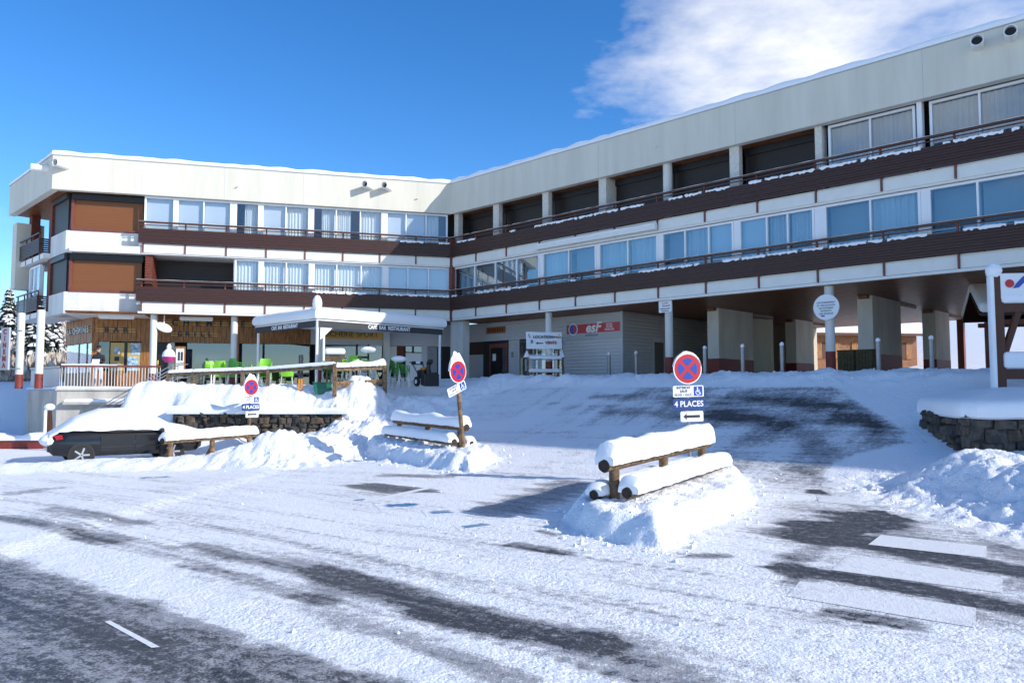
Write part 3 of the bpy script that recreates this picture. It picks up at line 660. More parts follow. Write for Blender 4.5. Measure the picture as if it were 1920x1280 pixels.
# vent pipes
def pipe(P, d, L=.62, rad=.16):
    P = Vector(P); d = Vector(d).normalized(); n = 20; a = d.orthogonal().normalized(); b = d.cross(a)
    def ring(c, rr): return [tuple(c+(a*math.cos(2*math.pi*i_/n)+b*math.sin(2*math.pi*i_/n))*rr) for i_ in range(n)]
    o = MB().loft([ring(P-d*.1, rad), ring(P+d*L, rad), ring(P+d*L, rad*.84), ring(P+d*.05, rad*.84)]).build('vent_pipe', 'white_panel', B, smooth=True, loc='auto')
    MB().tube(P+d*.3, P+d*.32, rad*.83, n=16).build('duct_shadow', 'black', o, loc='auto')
pd = (-.29, -.957, 0)
for px, py in ((695, 351), (731, 353)): t, z = FL.pix(px, py); pipe(FL(t, 0, z), pd)
pipe(FL(17.1, 0, 11.37), pd); pipe(FE(.75, 0, 11.37), (-.9, -.42, 0))
for px, py in ((1833, 86), (1895, 69)): t, z = FR.pix(px, py); pipe(FR(t, 0, z), (-.55, -.83, 0), .45, .17)
for F, px, py in ((FL, 445, 351), (FL, 782, 373), (FR, 1232, 277)):
    t, z = F.pix(px, py); MB().tube(F(t, 0, z), F(t-.03, .12, z+.03), .03, n=8).build('overflow_spout', 'white_panel', B, loc='auto')
# soffit over the arcade: boards, and ground floor columns
fb('soffit', 'soffit_wood', B, FL, -.2, 17.0, -11, -.1, 5.02, 5.06); fb('soffit', 'soffit_wood', B, FR, -.2, RT, -17, -.1, 5.018, 5.055)
for F, a, b, D in ((FR, -.2, RT, 17.), (FL, 0, 17., 3.)):
    m = MB(); o_ = -.12
    while o_ > -D: m.box(F, a, b, o_-.105, o_, 4.985, 5.012+.003*(int(-o_*9) % 2)); o_ -= .12
    s_ = m.build('soffit_boards', 'soffit_wood', B, loc='auto'); s_['kind'] = 'stuff'
fb('fascia_trim', 'white_panel', B, FR, 0, RT, -.1, -.02, 5.0, 5.09); fb('fascia_trim', 'white_panel', B, FL, 0, 14.1, -.1, -.02, 5.0, 5.09)
def column(P, z0, z1, rad=.15, red=.75, name='column', low=.6):
    o = MB().tube((P[0], P[1], z0+red), (P[0], P[1], z1), rad, n=24).build(name, 'white_render', B, smooth=True, loc='auto')
    MB().tube((P[0], P[1], z0-low), (P[0], P[1], z0+red), rad+.004, n=24).build('painted_base', 'red_base', o, smooth=True, loc='auto')
for t in (6.17, 12.33, 18.47, 24.6, 30.8, 37, 43.2, 49.3): column(FR(t, -.35, 0), 2.1, 4.99)
for t in (13.5, 10.08): column(FL(t, -.5, 0), 1.72, 4.99, .15, .62)
column(FL(6.2, -.5, 0), 1.8, 4.99, .15)
for px in (36, 73): P = at(px, 700, 33.6 if px == 36 else 32.3); column(P, 1.66, 4.97, .15, .62, low=.0)
fb('corner_pier', 'white_render', B, FR, -.35, .55, -.75, -.3, 1.8, 4.99)
# piers of the open passage
for t in (12.0, 18.1, 24.2, 30.3, 36.4, 42.5):
    for o0, o1 in ((-6.7, -3.75), (-13.0, -11.0)):
        p_ = fb('pier', 'white_render', B, FR, t, t+.52, o0, o1, 2.9, 4.985); MB().box(FR, t-.004, t+.524, o0-.004, o1+.004, 1.8, 2.9).build('painted_base', 'red_base', p_, loc='auto')
        MB().box(FR, t+.1, t+.42, o0-2.2, o1+.2, 4.87, 4.984).build('beam', 'soffit_wood', p_, loc='auto')
for t in (18.0, 24.0): fb('rear_post', 'bracket', B, FR, t, t+.28, -16.8, -16.5, 1.8, 4.985)
fb('unseen_shade_block', 'siding', B, FR, 29.0, RT-.5, -16.5, -1.9, 1.5, 4.98); fb('rear_block', 'siding_beige', B, FR, 8.9, 11.0, -17, -13.2, 1.8, 4.98)  # first block is unseen, added to keep side light out of the passage
# ---- ground floor of the right wing: grey boarded shop (ski school)
SH = empty('shop_wall', tuple(FR(4.5, -1.95, 2.1))); SH.parent = B; SH.location -= B.location
def shp(name, mt, *a, F=FR): return MB().box(F, *a).build(name, mt, SH, loc='auto')
TE = 8.95
def boards(F, t0, t1, o, z0, z1, mt='siding', par=None, pitch=.15):
    z = z0
    while z < z1-.02:
        P = [F(t0, o-.01, z), F(t0, o+.05, z), F(t0, o+.006, min(z+pitch-.014, z1)), F(t0, o-.01, min(z+pitch-.014, z1))]
        MB().prism(P, (t1-t0)*F.u).build('board', mt, par or SH, loc='auto'); z += pitch
shp('wall_core', 'siding', -2.0, TE-.02, -2.4, -1.97, 1.8, 4.98)
tx = lambda px: FR.pix(px, 640, -1.95)[0]
d0, d1, w0, w1 = tx(906), tx(954), tx(973), tx(1058)
boards(FR, .3, TE, -1.965, 4.05, 4.98); boards(FR, tx(870), d0, -1.965, 1.9, 3.4); boards(FR, d1, w0, -1.965, 1.9, 4.05); boards(FR, w1, TE, -1.965, 1.9, 4.05); boards(FR, w0, w1, -1.965, 1.9, 2.25)
shp('dark_panel', 'slat_brown', tx(870), d0, -1.97, -1.95, 3.4, 4.05); shp('corner_trim', 'siding', TE-.06, TE+.04, -2.0, -1.91, 1.9, 4.98)
shp('door_recess', 'black', d0, d1, -1.97, -1.955, 1.9, 4.05)
dr = shp('entrance_door', 'bracket', d0+.5, d1-.05, -1.95, -1.9, 2.0, 3.9); MB().box(FR, d0+.62, d1-.18, -1.9, -1.893, 2.3, 3.7).build('pane', 'glass_dark', dr, loc='auto'); MB().box(FR, d0+.75, d0+.98, -1.892, -1.888, 3.05, 3.4).build('notice', 'paper', dr, loc='auto')
sw = shp('shop_window', 'black', w0, w1, -1.97, -1.955, 2.2, 4.05); MB().box(FR, w0+.05, w1-.05, -1.95, -1.945, 2.25, 4.0).build('pane', 'glass', sw, loc='auto')
for a in (w0, w0+(w1-w0)*.33, w1-.06): MB().box(FR, a, a+.06, -1.95, -1.9, 2.2, 4.05).build('mullion', 'siding', sw, loc='auto')
MB().box(FR, w0+.4, w1-.3, -1.957, -1.953, 2.5, 3.3).build('poster', 'sign_white', sw, loc='auto')
FS = FRs(TE)
shp('side_wall', 'siding', 1.97, 13.0, -.3, -.02, 1.8, 4.98, F=FS); boards(FS, 1.97, 9.0, 0.0, 1.9, 4.98)
sd = shp('side_door', 'siding', 4.1, 5.2, 0.03, .05, 1.9, 3.95, F=FS); MB().box(FS, 4.3, 5.0, .05, .06, 1.9, 3.75).build('opening', 'black', sd, loc='auto')
shp('back_wall', 'cream', TE, 12.2, -9.3, -9.0, 1.8, 4.98); bd = shp('back_door', 'white_panel', TE+.6, TE+1.9, -9.0, -8.95, 1.9, 4.0)
for k in (0, 1): MB().box(FR, TE+.68+k*.6, TE+1.2+k*.6, -8.95, -8.94, 2.9, 3.8).build('pane', 'curtain' if k == 0 else 'black', bd, loc='auto')
shp('intercom', 'grey_metal', d1+.2, d1+.32, -1.94, -1.9, 3.2, 3.45)

# ---- ground floor of the left wing: cafe with plank wall
CF = empty('cafe_front', tuple(FL(9, -2.2, 1.7))); CF.parent = B; CF.location -= B.location
def cfp(name, mt, *a, F=FL): return MB().box(F, *a).build(name, mt, CF, loc='auto')
OC = -2.2; tl = lambda px, off=OC: FL.pix(px, 650, off)[0]
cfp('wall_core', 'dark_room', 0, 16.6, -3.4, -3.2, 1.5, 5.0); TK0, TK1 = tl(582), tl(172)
t = TK0
while t < TK1-.02:
    wd = rng.uniform(.17, .23); e = min(t+wd, TK1)
    cfp('plank', 'plank_wood', t+.006, e-.006, OC-.05, OC+rng.uniform(0, .012), 3.86, 4.985); t = e
cfp('plank_backing', 'dark', TK0, TK1, OC-.1, OC-.055, 3.86, 4.98)
def pane(t0, t1, z0=1.75, z1=3.84, gl='glass_dark', back=None):
    p_ = cfp('shop_window', 'black', t0, t1, OC-.12, OC-.1, z0, z1)
    if back: MB().box(FL, t0+.03, t1-.03, OC-.098, OC-.094, z0+.02, z1-.02).build('curtain', back, p_, loc='auto')
    MB().box(FL, t0+.02, t1-.02, OC-.03, OC-.02, z0, z1).build('pane', gl, p_, loc='auto'); return p_
pane(tl(434), tl(350), back='curtain_grey'); pane(tl(582), tl(448)); pane(tl(328), tl(312)); cfp('window_post', 'plank_wood', tl(448), tl(434), OC-.1, OC+.02, 1.7, 3.86)
dd = cfp('door_recess', 'black', tl(312), tl(295), OC-.12, OC-.1, 1.7, 3.84); MB().tube(FL(tl(297), OC+.03, 2.4), FL(tl(297), OC+.03, 3.0), .03).build('door_handle', 'gold', dd, loc='auto')
cfp('plank_wall', 'plank_wood', tl(282), tl(265), OC-.06, OC, 1.6, 3.86); cfp('plank_wall', 'plank_wood', tl(184), tl(172), OC-.06, OC, 1.6, 3.86); cfp('plank_wall', 'plank_wood', tl(265), tl(184), OC-.09, OC-.06, 1.6, 2.5)
pane(tl(206), tl(184), 2.5); cfp('tan_panel', 'poster_tan', tl(233), tl(207), OC-.06, OC-.04, 2.5, 3.8); cfp('window_post', 'black', tl(239), tl(233), OC-.08, OC-.03, 2.4, 3.86); cfp('tan_panel', 'poster_tan', tl(265), tl(239), OC-.06, OC-.04, 2.5, 3.8)
for a, b, z0, z1, mt in ((225, 214, 3.3, 3.6, 'poster_blue'), (224, 215, 2.95, 3.15, 'letter_dark'), (225, 214, 2.55, 2.85, 'curtain_grey'), (263, 245, 3.25, 3.8, 'poster_blue'), (260, 240, 2.5, 3.15, 'poster_blue')): cfp('poster', mt, tl(a), tl(b), OC-.038, OC-.03, z0, z1)
# angled cafe wall at the end
PA = FL(TK1, OC, 0); FA = Frame(PA, q, nE); t = 0
while t < 4.0:
    cfp('plank', 'plank_wood', t+.006, t+.194, -.05, rng.uniform(0, .012), 3.8, 4.985, F=FA); t += .2
cfp('angled_wall', 'dark_room', 0, 4.0, -.4, -.2, 1.5, 5.0, F=FA); cfp('angled_base', 'plank_wood', 0, 4.0, -.1, -.03, 1.6, 2.4, F=FA)
for a, b in ((.1, .7), (.9, 1.9), (2.1, 3.9)):
    p_ = cfp('shop_window', 'black', a, b, -.16, -.1, 2.4, 3.8, F=FA); MB().box(FA, a+.03, b-.03, -.06, -.05, 2.42, 3.78).build('pane', 'glass', p_, loc='auto')
# butcher / sport shop beside the cafe
pane(tl(668), tl(603), gl='glass'); pane(tl(692), tl(668), 1.75, 3.84); pane(tl(717), tl(692), gl='glass')
for a, b, z0, z1 in ((688, 672, 1.9, 2.9), (690, 690, 3.2, 3.5)):
    if a != b: cfp('door_panel', 'sign_white', tl(a), tl(b), OC-.02, OC-.01, z0, z1)
cfp('door_frame', 'black', tl(692), tl(689), OC-.03, OC+.03, 1.75, 3.9); cfp('door_frame', 'black', tl(671), tl(668), OC-.03, OC+.03, 1.75, 3.9); cfp('door_rail', 'black', tl(689), tl(671), OC-.03, OC+.02, 3.2, 3.3)
for a, b, z0, z1 in ((705, 688, 3.5, 3.85), (705, 688, 2.2, 2.75)): cfp('window_sticker', 'sign_white', tl(a), tl(b), OC-.012, OC-.008, z0, z1)
cfp('upper_wall', 'siding', -2.5, TK0, OC-.1, OC-.02, 3.86, 4.98)
cfp('white_pillar', 'white_render', tl(730), tl(718), OC-.1, OC+.25, 1.7, 4.98); cfp('white_wall', 'white_panel', tl(744), tl(730), OC-.1, OC-.02, 1.7, 3.84); cfp('brick_pier', 'brick_red', tl(758), tl(745), OC-.1, OC+.03, 1.7, 3.84)
t0_, t1_ = tl(758), tl(745)
for k in range(26):
    for j in range(2):
        a = t0_+(j*.5+(.25 if k % 2 else 0))*(t1_-t0_); b = min(a+(t1_-t0_)*.48, t1_)
        if b-a > .03: cfp('brick', 'brick_red', a, b, OC+.03, OC+.042, 1.72+k*.08, 1.785+k*.08)
wdr = cfp('white_door', 'sign_white', tl(791), tl(761), OC-.1, OC-.04, 1.75, 3.5); MB().box(FL, tl(783), tl(777), OC-.04, OC-.035, 2.7, 3.0).build('notice', 'paper', wdr, loc='auto')
cfp('transom', 'glass_dark', tl(791), tl(761), OC-.06, OC-.05, 3.55, 3.84); cfp('door_post', 'siding', tl(801), tl(791), OC-.1, OC-.02, 1.7, 3.86); cfp('poster_wall', 'curtain_grey', tl(820), tl(801), OC-.1, OC-.05, 1.7, 3.84)
pf = cfp('leaf_poster', 'letter_dark', tl(820), tl(801), OC-.05, OC-.045, 1.7, 2.5)
for k in range(5): MB().prism([FL(tl(815)+.02, OC-.04, 2.4+k*.22), FL(tl(806), OC-.04, 2.75+k*.24), FL(tl(804), OC-.04, 2.82+k*.24), FL(tl(812), OC-.04, 2.5+k*.22)], .004*nL).build('leaf', 'letter_dark', pf, loc='auto')
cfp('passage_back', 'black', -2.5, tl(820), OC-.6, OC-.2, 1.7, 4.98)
# terrace slab and its concrete wall at the left end, stairs
P0 = at(107, 728, 31.7); P1 = at(305, 728, 33.4)
SL = empty('terrace_wall', (P0[0], P0[1], -.6), 0, 'stained concrete terrace wall under the cafe railing at left', 'wall')
FT = Frame(np.array([P0[0], P0[1], 0]), -w, nL); FTq = Frame(np.array([P0[0], P0[1], 0]), q, nE)
MB().box(FT, 0, 4.4, -3.5, 0, -1.2, 1.58).build('wall', 'concrete', SL, loc='auto'); MB().box(FTq, .02, 4.6, -3.0, -.003, -1.2, 1.578).build('wall', 'concrete', SL, loc='auto')
MB().box(FT, -.05, 4.4, -3.4, .06, 1.58, 1.66).build('coping', 'concrete', SL, loc='auto'); MB().box(FT, .3, 3.4, .01, .3, 1.0, 1.12).build('ledge', 'concrete', SL, loc='auto')
snow_strip(FT, 0, 3.9, -.5, .06, 1.66, .09, 'snow_layer', parent=SL); snow_strip(FTq, .05, 4.5, -.5, .03, 1.66, .07, 'snow_layer', parent=SL); snow_strip(FT, .35, 3.35, .02, .3, 1.12, .12, 'snow_layer', parent=SL)
RL = empty('terrace_railing', tuple(FT(2, -.12, 1.66)), 0, 'red topped metal railing with thin bars along the cafe terrace', 'railing')
MB().box(FT, .1, 3.9, -.16, -.06, 2.56, 2.64).build('top_rail', 'bracket', RL, loc='auto'); MB().box(FT, .1, 3.9, -.13, -.1, 1.74, 1.77).build('bottom_rail', 'grey_metal', RL, loc='auto'); snow_strip(FT, .1, 2.2, -.15, -.06, 2.64, .05, 'snow_layer', parent=RL)
for k in range(33): MB().box(FT, .12+k*.117, .14+k*.117, -.125, -.105, 1.77, 2.56).build('bar', 'post_white', RL, loc='auto')
MB().box(FTq, .1, 4.5, -.16, -.06, 2.52, 2.6).build('top_rail', 'grey_metal', RL, loc='auto'); MB().box(FTq, .1, 4.5, -.13, -.11, 1.7, 2.5).build('mesh_panel', 'sign_grey', RL, loc='auto')
ST = empty('stairs', tuple(FT(4.0, .6, 0)), 0, 'metal railed stairs climbing to the cafe terrace, half buried in snow', 'stairs')
for k in range(8): MB().box(FT, 2.3+k*.3, 2.62+k*.3, .05, 1.5, -.4+k*.24, -.16+k*.24+.08).build('step', 'concrete', ST, loc='auto')
for o_ in (.1, 1.45):
    hr = MB()
    for dz in (0, .28, .56): hr.path([FT(1.9, o_, .35+dz), FT(4.6, o_, 2.35-.35+dz+.1), FT(5.0, o_, 2.15+dz)], .022)
    hr.path([FT(1.9, o_, .0), FT(1.9, o_, .91)], .022).path([FT(3.2, o_, .9), FT(3.2, o_, 1.85)], .022).path([FT(4.6, o_, 1.7), FT(4.6, o_, 2.66)], .022).build('handrail', 'galv', ST, loc='auto')

# ------------------------------------------------------------------ signs on the building
def board_sign(name, F, t0, t1, o, z0, z1, mt, label, cat='sign', d=.04):
    e = empty(name, tuple(F((t0+t1)/2, o, z0)), 0, label, cat); MB().box(F, t0, t1, o, o+d, z0, z1).build('panel', mt, e, loc='auto'); return e
# ESF
t0, t1 = FR.pix(1062, 620, -1.88)[0], FR.pix(1164, 620, -1.88)[0]
e = board_sign('ski_school_sign', FR, t0, t1, -1.93, 3.84, 4.72, 'sign_grey', 'red and grey ski school sign on the boarded shop wall')
zc = 4.33; MB().box(FR, t0+.02, t1-.05, -1.889, -1.884, zc-.2, zc+.2).build('red_band', 'sign_red', e, loc='auto')
put_text('lettering', 'esF', .62, 'sign_white', e, FR(t0+(t1-t0)*.5, -1.88, zc+.02), r, UP, bold=.018, shear=.25)
for k, s_ in enumerate(('ECOLE', 'DU SKI', 'FRANCAIS')): put_text('lettering', s_, .11, 'sign_white', e, FR(t0+(t1-t0)*.8, -1.88, zc+.12-k*.11), r, UP, bold=.003)
MB().path([FR(t0+(t1-t0)*(.36+.026*k), -1.884, zc-.31+(.05 if k % 2 else -.05)*(1.3 if k == 3 else .7)) for k in range(10)], .012, n=6).build('script_stroke', 'sign_navy', e, loc='auto')
cL = FR(t0+(t1-t0)*.13, -1.883, zc); ring = lambda R0, n=28: [cL+R0*(math.cos(2*math.pi*k/n)*r+math.sin(2*math.pi*k/n)*UP) for k in range(n)]
MB().prism(ring(.27), .004*nR).build('emblem_ring', 'sign_white', e, loc='auto'); MB().prism([p+.005*nR for p in ring(.22)], .003*nR).build('emblem_disc', 'sign_blue', e, loc='auto')
MB().prism([cL+.009*nR+.2*(math.cos(a)*r+math.sin(a)*UP) for a in np.linspace(-1.2, 1.5, 12)]+[cL+.009*nR+.05*UP], .003*nR).build('emblem_flame', 'sign_red', e, loc='auto')
# sign over the entrance
e = board_sign('entrance_sign', FR, FR.pix(912, 610, -1.9)[0], FR.pix(947, 610, -1.9)[0], -1.93, 4.42, 4.74, 'brown_sign', 'small brown wooden sign above the shop entrance')
tq = FR.pix(929.5, 610, -1.9)[0]
for k in range(-3, 4): MB().box(FR, tq+k*.16-.04, tq+k*.16+.04, -1.889, -1.884, 4.51, 4.66).build('carved_mark', 'slat_brown', e, loc='auto')
# yellow shop sign
a, b = tl(603, OC+.1), tl(717, OC+.1)
e = board_sign('yellow_shop_sign', FL, b, a, OC+.02, 4.16, 4.6, 'yellow', 'long yellow shop sign with dark lettering behind the canopy'); put_text('lettering', 'BUCHERIE', .36, 'letter_dark', e, FL((a+b)/2+.75, OC+.07, 4.38), -w, UP); put_text('lettering', 'SPORT', .36, 'letter_dark', e, FL((a+b)/2-.75, OC+.07, 4.38), -w, UP)
# cafe lettering
def letters(label, s_, t, z, size, mt='letter_dark', F=FL, o=OC+.03, ux=-w, bars=True, wid=None):
    e = empty('wall_lettering', tuple(F(t, o, z)), 0, label, 'lettering'); n_ = len(s_); pitch = size*.95; wid = wid or pitch
    for k, ch in enumerate(s_):
        if ch != ' ': put_text('letter', ch, size, mt, e, F(t, o+.02, z)+np.array(ux)*(k-(n_-1)/2)*wid, ux, UP, ext=.02, bold=.012)
    if bars:
        L = n_*wid/2+.22
        for dz in (-.055, .055): MB().box(F, t-L, t+L, o, o+.015, z+dz-.012, z+dz+.012).build('bar', 'gold', e, loc='auto')
    return e
zL = lambda px, py: FL.pix(px, py, OC)[1]
letters('dark BAR lettering over gold bars on the plank wall', 'BAR', tl(217), zL(217, 619), .34, wid=.4)
letters('dark GRILL lettering over gold bars beside the canopy', 'GRILL', tl(365), zL(365, 627), .3, wid=.33)
letters('large dark CHEMINEE lettering high on the cafe plank wall', 'CHEMINEE', tl(402), zL(402, 607), .38, wid=.51)
letters('steel LA CHEMINEE lettering on the angled end wall of the cafe', 'LA CHEMINEE', 1.95, 4.42, .42, mt='grey_metal', F=FA, o=.03, ux=-q, wid=.3)
# cinema sign
P = at(10, 658, 32.6)
e = empty('cinema_sign', (P[0], P[1], 2.4), R_(-22), 'tall narrow grey sign with red vertical CINEMA letters at left edge', 'sign')
MB().bx(0, 0, .95, .5, .08, 1.8).build('panel', 'sign_grey', e); MB().bx(.55, .06, .1, .65, .05, .05).build('bracket_arm', 'grey_metal', e); MB().bx(.55, .06, 1.7, .65, .05, .05).build('bracket_arm', 'grey_metal', e)
for k, ch in enumerate('CINEMA'):
    o = put_text('letter', ch, .3, 'letter_red', None, (0, 0, 0), (1, 0, 0), (0, 0, 1), bold=.012); o.parent = e; o.location = (0, -.05, 1.66-k*.285)
# signs on columns
e = board_sign('parking_rule_sign', FR, 12.05, 12.62, -.13, 4.55, 5.07, 'sign_white', 'small white parking rule sign on column top', d=.03)
for k, (s_, sz, mt) in enumerate((('STATIONNEMENT', .07, 'letter_dark'), ('AUTORISE', .06, 'letter_red'), ('10', .13, 'letter_red'))): put_text('lettering', s_, sz, mt, e, FR(12.335-.08*(k == 2), -.095, 5.0-k*.1), r, UP, ext=.003)
for a, b, z in ((12.33, 12.56, 4.8), (12.1, 12.56, 4.69), (12.16, 12.5, 4.61)): MB().box(FR, a, b, -.1, -.096, z-.014, z+.014).build('text_line', 'letter_dark', e, loc='auto')
Pc = FR(18.47, -.11, 4.28); e = empty('round_notice', tuple(Pc), 0, 'white round notice fixed on the column of the passage', 'sign')
MB().prism([Pc+.42*(math.cos(2*math.pi*k/36)*r+math.sin(2*math.pi*k/36)*UP) for k in range(36)], .03*nR).build('disc', 'sign_white', e, loc='auto')
for k, s_ in enumerate(('STATIONNEMENT', 'ET CIRCULATION', 'AUTOMOBILE', 'INTERDITS', 'SUR PASSAGE')): put_text('lettering', s_, .075, 'letter_dark', e, Pc+.034*nR+UP*(.15-k*.09), r, UP, ext=.003)
MB().box(FR, 18.3, 18.42, -.079, -.074, 3.98, 4.02).build('blue_mark', 'sign_navy', e, loc='auto')
# lamps and dish under the eaves
for px, py, wd in ((217, 597, 1.5), (367, 600, 1.45), (512, 603, 1.4)):
    t = tl(px, -1.2); e = empty('tube_lamp', tuple(FL(t, -1.2, 4.85)), 0, 'white tube lamp under the eaves ' + {217: 'above the BAR lettering', 367: 'above the GRILL lettering', 512: 'beside the canopy'}[px], 'lamp', 'tube lamps under the eaves')
    MB().box(FL, t-wd/2, t+wd/2, -1.26, -1.14, 4.86, 4.98).build('housing', 'post_white', e, loc='auto'); MB().tube(FL(t-wd/2+.03, -1.2, 4.84), FL(t+wd/2-.03, -1.2, 4.84), .03, n=8).build('tube', 'tube_glass', e, loc='auto')
P = FL(tl(306, -.4), -.4, 4.42); e = empty('satellite_dish', tuple(P), 0, 'white oval satellite dish beside the cafe column', 'satellite dish')
MB().loft([[P+.68*rr*(math.cos(a)*(-w)*1.25+math.sin(a)*UP*.72)+UP*(-.25*rr*math.cos(a))+nL*(.05-.2*rr*rr) for a in np.linspace(0, 2*math.pi, 20, endpoint=False)] for rr in (.05, .25, .4, .42)], cap=True).build('reflector', 'post_white', e, smooth=True, loc='auto'); MB().tube(P, P+UP*.56-nL*.1, .025).build('mount', 'post_white', e, loc='auto')
# antenna on the roof
P = FR(5.2, -5, 11.9); e = empty('roof_antenna', tuple(P), 0, 'thin aerial mast on the flat roof', 'antenna')
MB().tube(P, P+UP*2.2, .03).build('mast', 'grey_metal', e, loc='auto'); MB().tube(P-r*.9+UP*.1, P-r*.9+UP*1.3, .02).build('mast', 'grey_metal', e, loc='auto'); MB().tube(P-r*.9+UP*.5, P+r*.3+UP*.6, .015).build('boom', 'grey_metal', e, loc='auto')
for k in range(5): MB().tube(P-r*(.8-k*.2)+UP*.55-nR*.25, P-r*(.8-k*.2)+UP*.55+nR*.25, .008).build('element', 'grey_metal', e, loc='auto')

# ------------------------------------------------------------------ snow cap helper and log rails
def snow_cap(p0, p1, half, h, n=40, seed=0, sag=0, tipr=.12, overhang=.03, lump=.0):
    p0, p1 = Vector(p0), Vector(p1); d = p1-p0; L = d.length; u = d.normalized(); s = Vector((-u.y, u.x, 0)).normalized(); rings = []
    for k in range(n+1):
        f_ = k/n; dist = min(f_, 1-f_)*L; e = math.sqrt(max(0, 1-(1-min(1, dist/tipr))**2))
        c = p0+d*f_; hn = float(fbm(np.array([f_*L*1.5+seed*7]), np.array([seed*3.3]), 3)[0])
        hh = h*(.35+.65*e)*(1+.22*hn)*(1-lump*abs(math.sin(f_*math.pi*2.0+.4))); hw = half*(.8+.2*e)
        ring = []
        for a in np.linspace(-.12, 1.12, 15):
            an = math.pi*a; jx = overhang*rng.uniform(-.3, .3) if a < .08 or a > .92 else 0
            sup = .78
            cxx = math.copysign(abs(math.cos(an))**sup, math.cos(an)); szz = math.copysign(abs(math.sin(an))**sup, math.sin(an))
            cxx *= 1+rng.uniform(-.035, .035); szz *= 1+rng.uniform(-.03, .03)
            ring.append(tuple(c+s*(hw+overhang)*cxx+Vector((0, 0, 1))*(hh*szz if szz > 0 else szz*.12+jx)))
        rings.append(ring)
    return MB().loft(rings)
def log_rail(name, A, Bp, label, h=.56, cap=.36, seed=1, side=1, low=True, lump=0, up=.33):
    A = Vector((A[0], A[1], 0)); Bp = Vector((Bp[0], Bp[1], 0)); za, zb = hz(A.x, A.y)-.33*(name == 'x'), hz(Bp.x, Bp.y)
    za = (float(hbase(np.array([A.x]), np.array([A.y]))[0])+up); zb = float(hbase(np.array([Bp.x]), np.array([Bp.y]))[0])+up
    root = empty(name, (A.x, A.y, za), 0, label, 'log rail', 'log rails of the car park')
    d = (Bp-A); u = d.normalized(); s = Vector((-u.y, u.x, 0))*side
    L = d.length; P0 = A+Vector((0, 0, za)); P1 = Bp+Vector((0, 0, zb)); Z = Vector((0, 0, 1))
    o = Vector(root.location)
    def lg(p, q_, rad, nm):
        rings = []; n = 12; uu = (q_-p).normalized(); ss = Vector((-uu.y, uu.x, 0)).normalized(); vv = uu.cross(ss)
        for k in range(13):
            c = p+(q_-p)*k/12; rings.append([tuple(c-o+(ss*math.cos(2*math.pi*i_/n)+vv*math.sin(2*math.pi*i_/n))*rad*(1+.07*math.sin(i_*2.3+k*1.7))) for i_ in range(n)])
        ob = MB().loft(rings).build(nm, 'log', root, smooth=True)
        for c, dd in ((p, -1), (q_, 1)): MB().tube(c-o+uu*dd*.001, c-o+uu*dd*.006, rad*.93, n=12).build('end_grain', 'log_end', ob)
        return ob
    lg(P0+Z*h-u*.08, P1+Z*h+u*.08, .1, 'top_log')
    for f_ in (.06, .5, .94):
        c = P0+(P1-P0)*f_; MB().tube(c-o-Z*.4, c-o+Z*(h-.04), .09, .085, n=10).build('post', 'log', root, smooth=True)
        MB().tube(c-o-Z*.05-s*.25, c-o+Z*(h*.55), .05, n=8).build('brace', 'log', root, smooth=True)
    snow_cap(P0-o+Z*(h+.07)-u*.08, P1-o+Z*(h+.07)+u*.08, .17, cap, seed=seed, lump=lump).build('snow_cap', 'snow', root, smooth=True)
    if low:
        lg(P0+Z*.17+s*.34, P1+Z*.17+s*.34, .09, 'bottom_log'); lg(P0+Z*.1-s*.22, P1+Z*.1-s*.22, .08, 'bottom_log')
        snow_cap(P0-o+Z*.22+s*.36, P1-o+Z*.22+s*.36, .17, .2, seed=seed+4).build('snow_cap', 'snow_smooth', root, smooth=True)
        snow_cap(P0-o+Z*.14-s*.22, P1-o+Z*.14-s*.22, .15, .16, seed=seed+6).build('snow_cap', 'snow_smooth', root, smooth=True)
    return root
log_rail('log_rail', RAIL1[0], RAIL1[1], 'nearest log rail under a thick rounded snow cap, before the tall sign', seed=2, side=-1, cap=.31)
log_rail('log_rail', RAIL2[0], RAIL2[1], 'log rail with wavy snow cap beside the leaning sign', seed=5, side=1, cap=.3, lump=.35)
log_rail('log_rail', RAIL3[0], RAIL3[1], 'log rail in front of the snow covered black car', seed=8, side=-1, cap=.24, low=False, h=.58, up=.08)

# ------------------------------------------------------------------ road signs
def disc(e, R0, z, y):
    c = lambda rr, yy, n=36: [(rr*math.cos(2*math.pi*k/n), yy, z+rr*math.sin(2*math.pi*k/n)) for k in range(n)]
    o = MB().prism(c(R0, y), (0, -.02, 0)).build('disc', 'sign_white', e)
    MB().prism(c(R0*.93, y-.021), (0, -.003, 0)).build('red_field', 'sign_red', o)
    for k in range(4):
        a0 = math.pi/2*k; pts = []
        g = R0*.10
        for a in np.linspace(a0-.62, a0+.62, 10): pts.append((R0*.68*math.cos(a), y-.025, z+R0*.68*math.sin(a)))
        pts.append((g*1.5*math.cos(a0), y-.025, z+g*1.5*math.sin(a0)))
        MB().prism(pts, (0, -.003, 0)).build('blue_sector', 'sign_blue', o)
def rrect(w_, h_, rr, y, z, x=0, n=5):
    pts = []
    for cx_, cz_, a0 in ((w_/2-rr, h_/2-rr, 0), (-w_/2+rr, h_/2-rr, math.pi/2), (-w_/2+rr, -h_/2+rr, math.pi), (w_/2-rr, -h_/2+rr, 1.5*math.pi)):
        for a in np.linspace(a0, a0+math.pi/2, n): pts.append((x+cx_+rr*math.cos(a), y, z+cz_+rr*math.sin(a)))
    return pts
def ltext(e, par, s_, size, mt, x, y, z, bold=0, sq=1):
    o = put_text('lettering', s_, size, mt, None, (0, 0, 0), (1, 0, 0), (0, 0, 1), ext=.002, bold=bold, squeeze=sq); o.parent = par; o.location = (x, y, z); return o
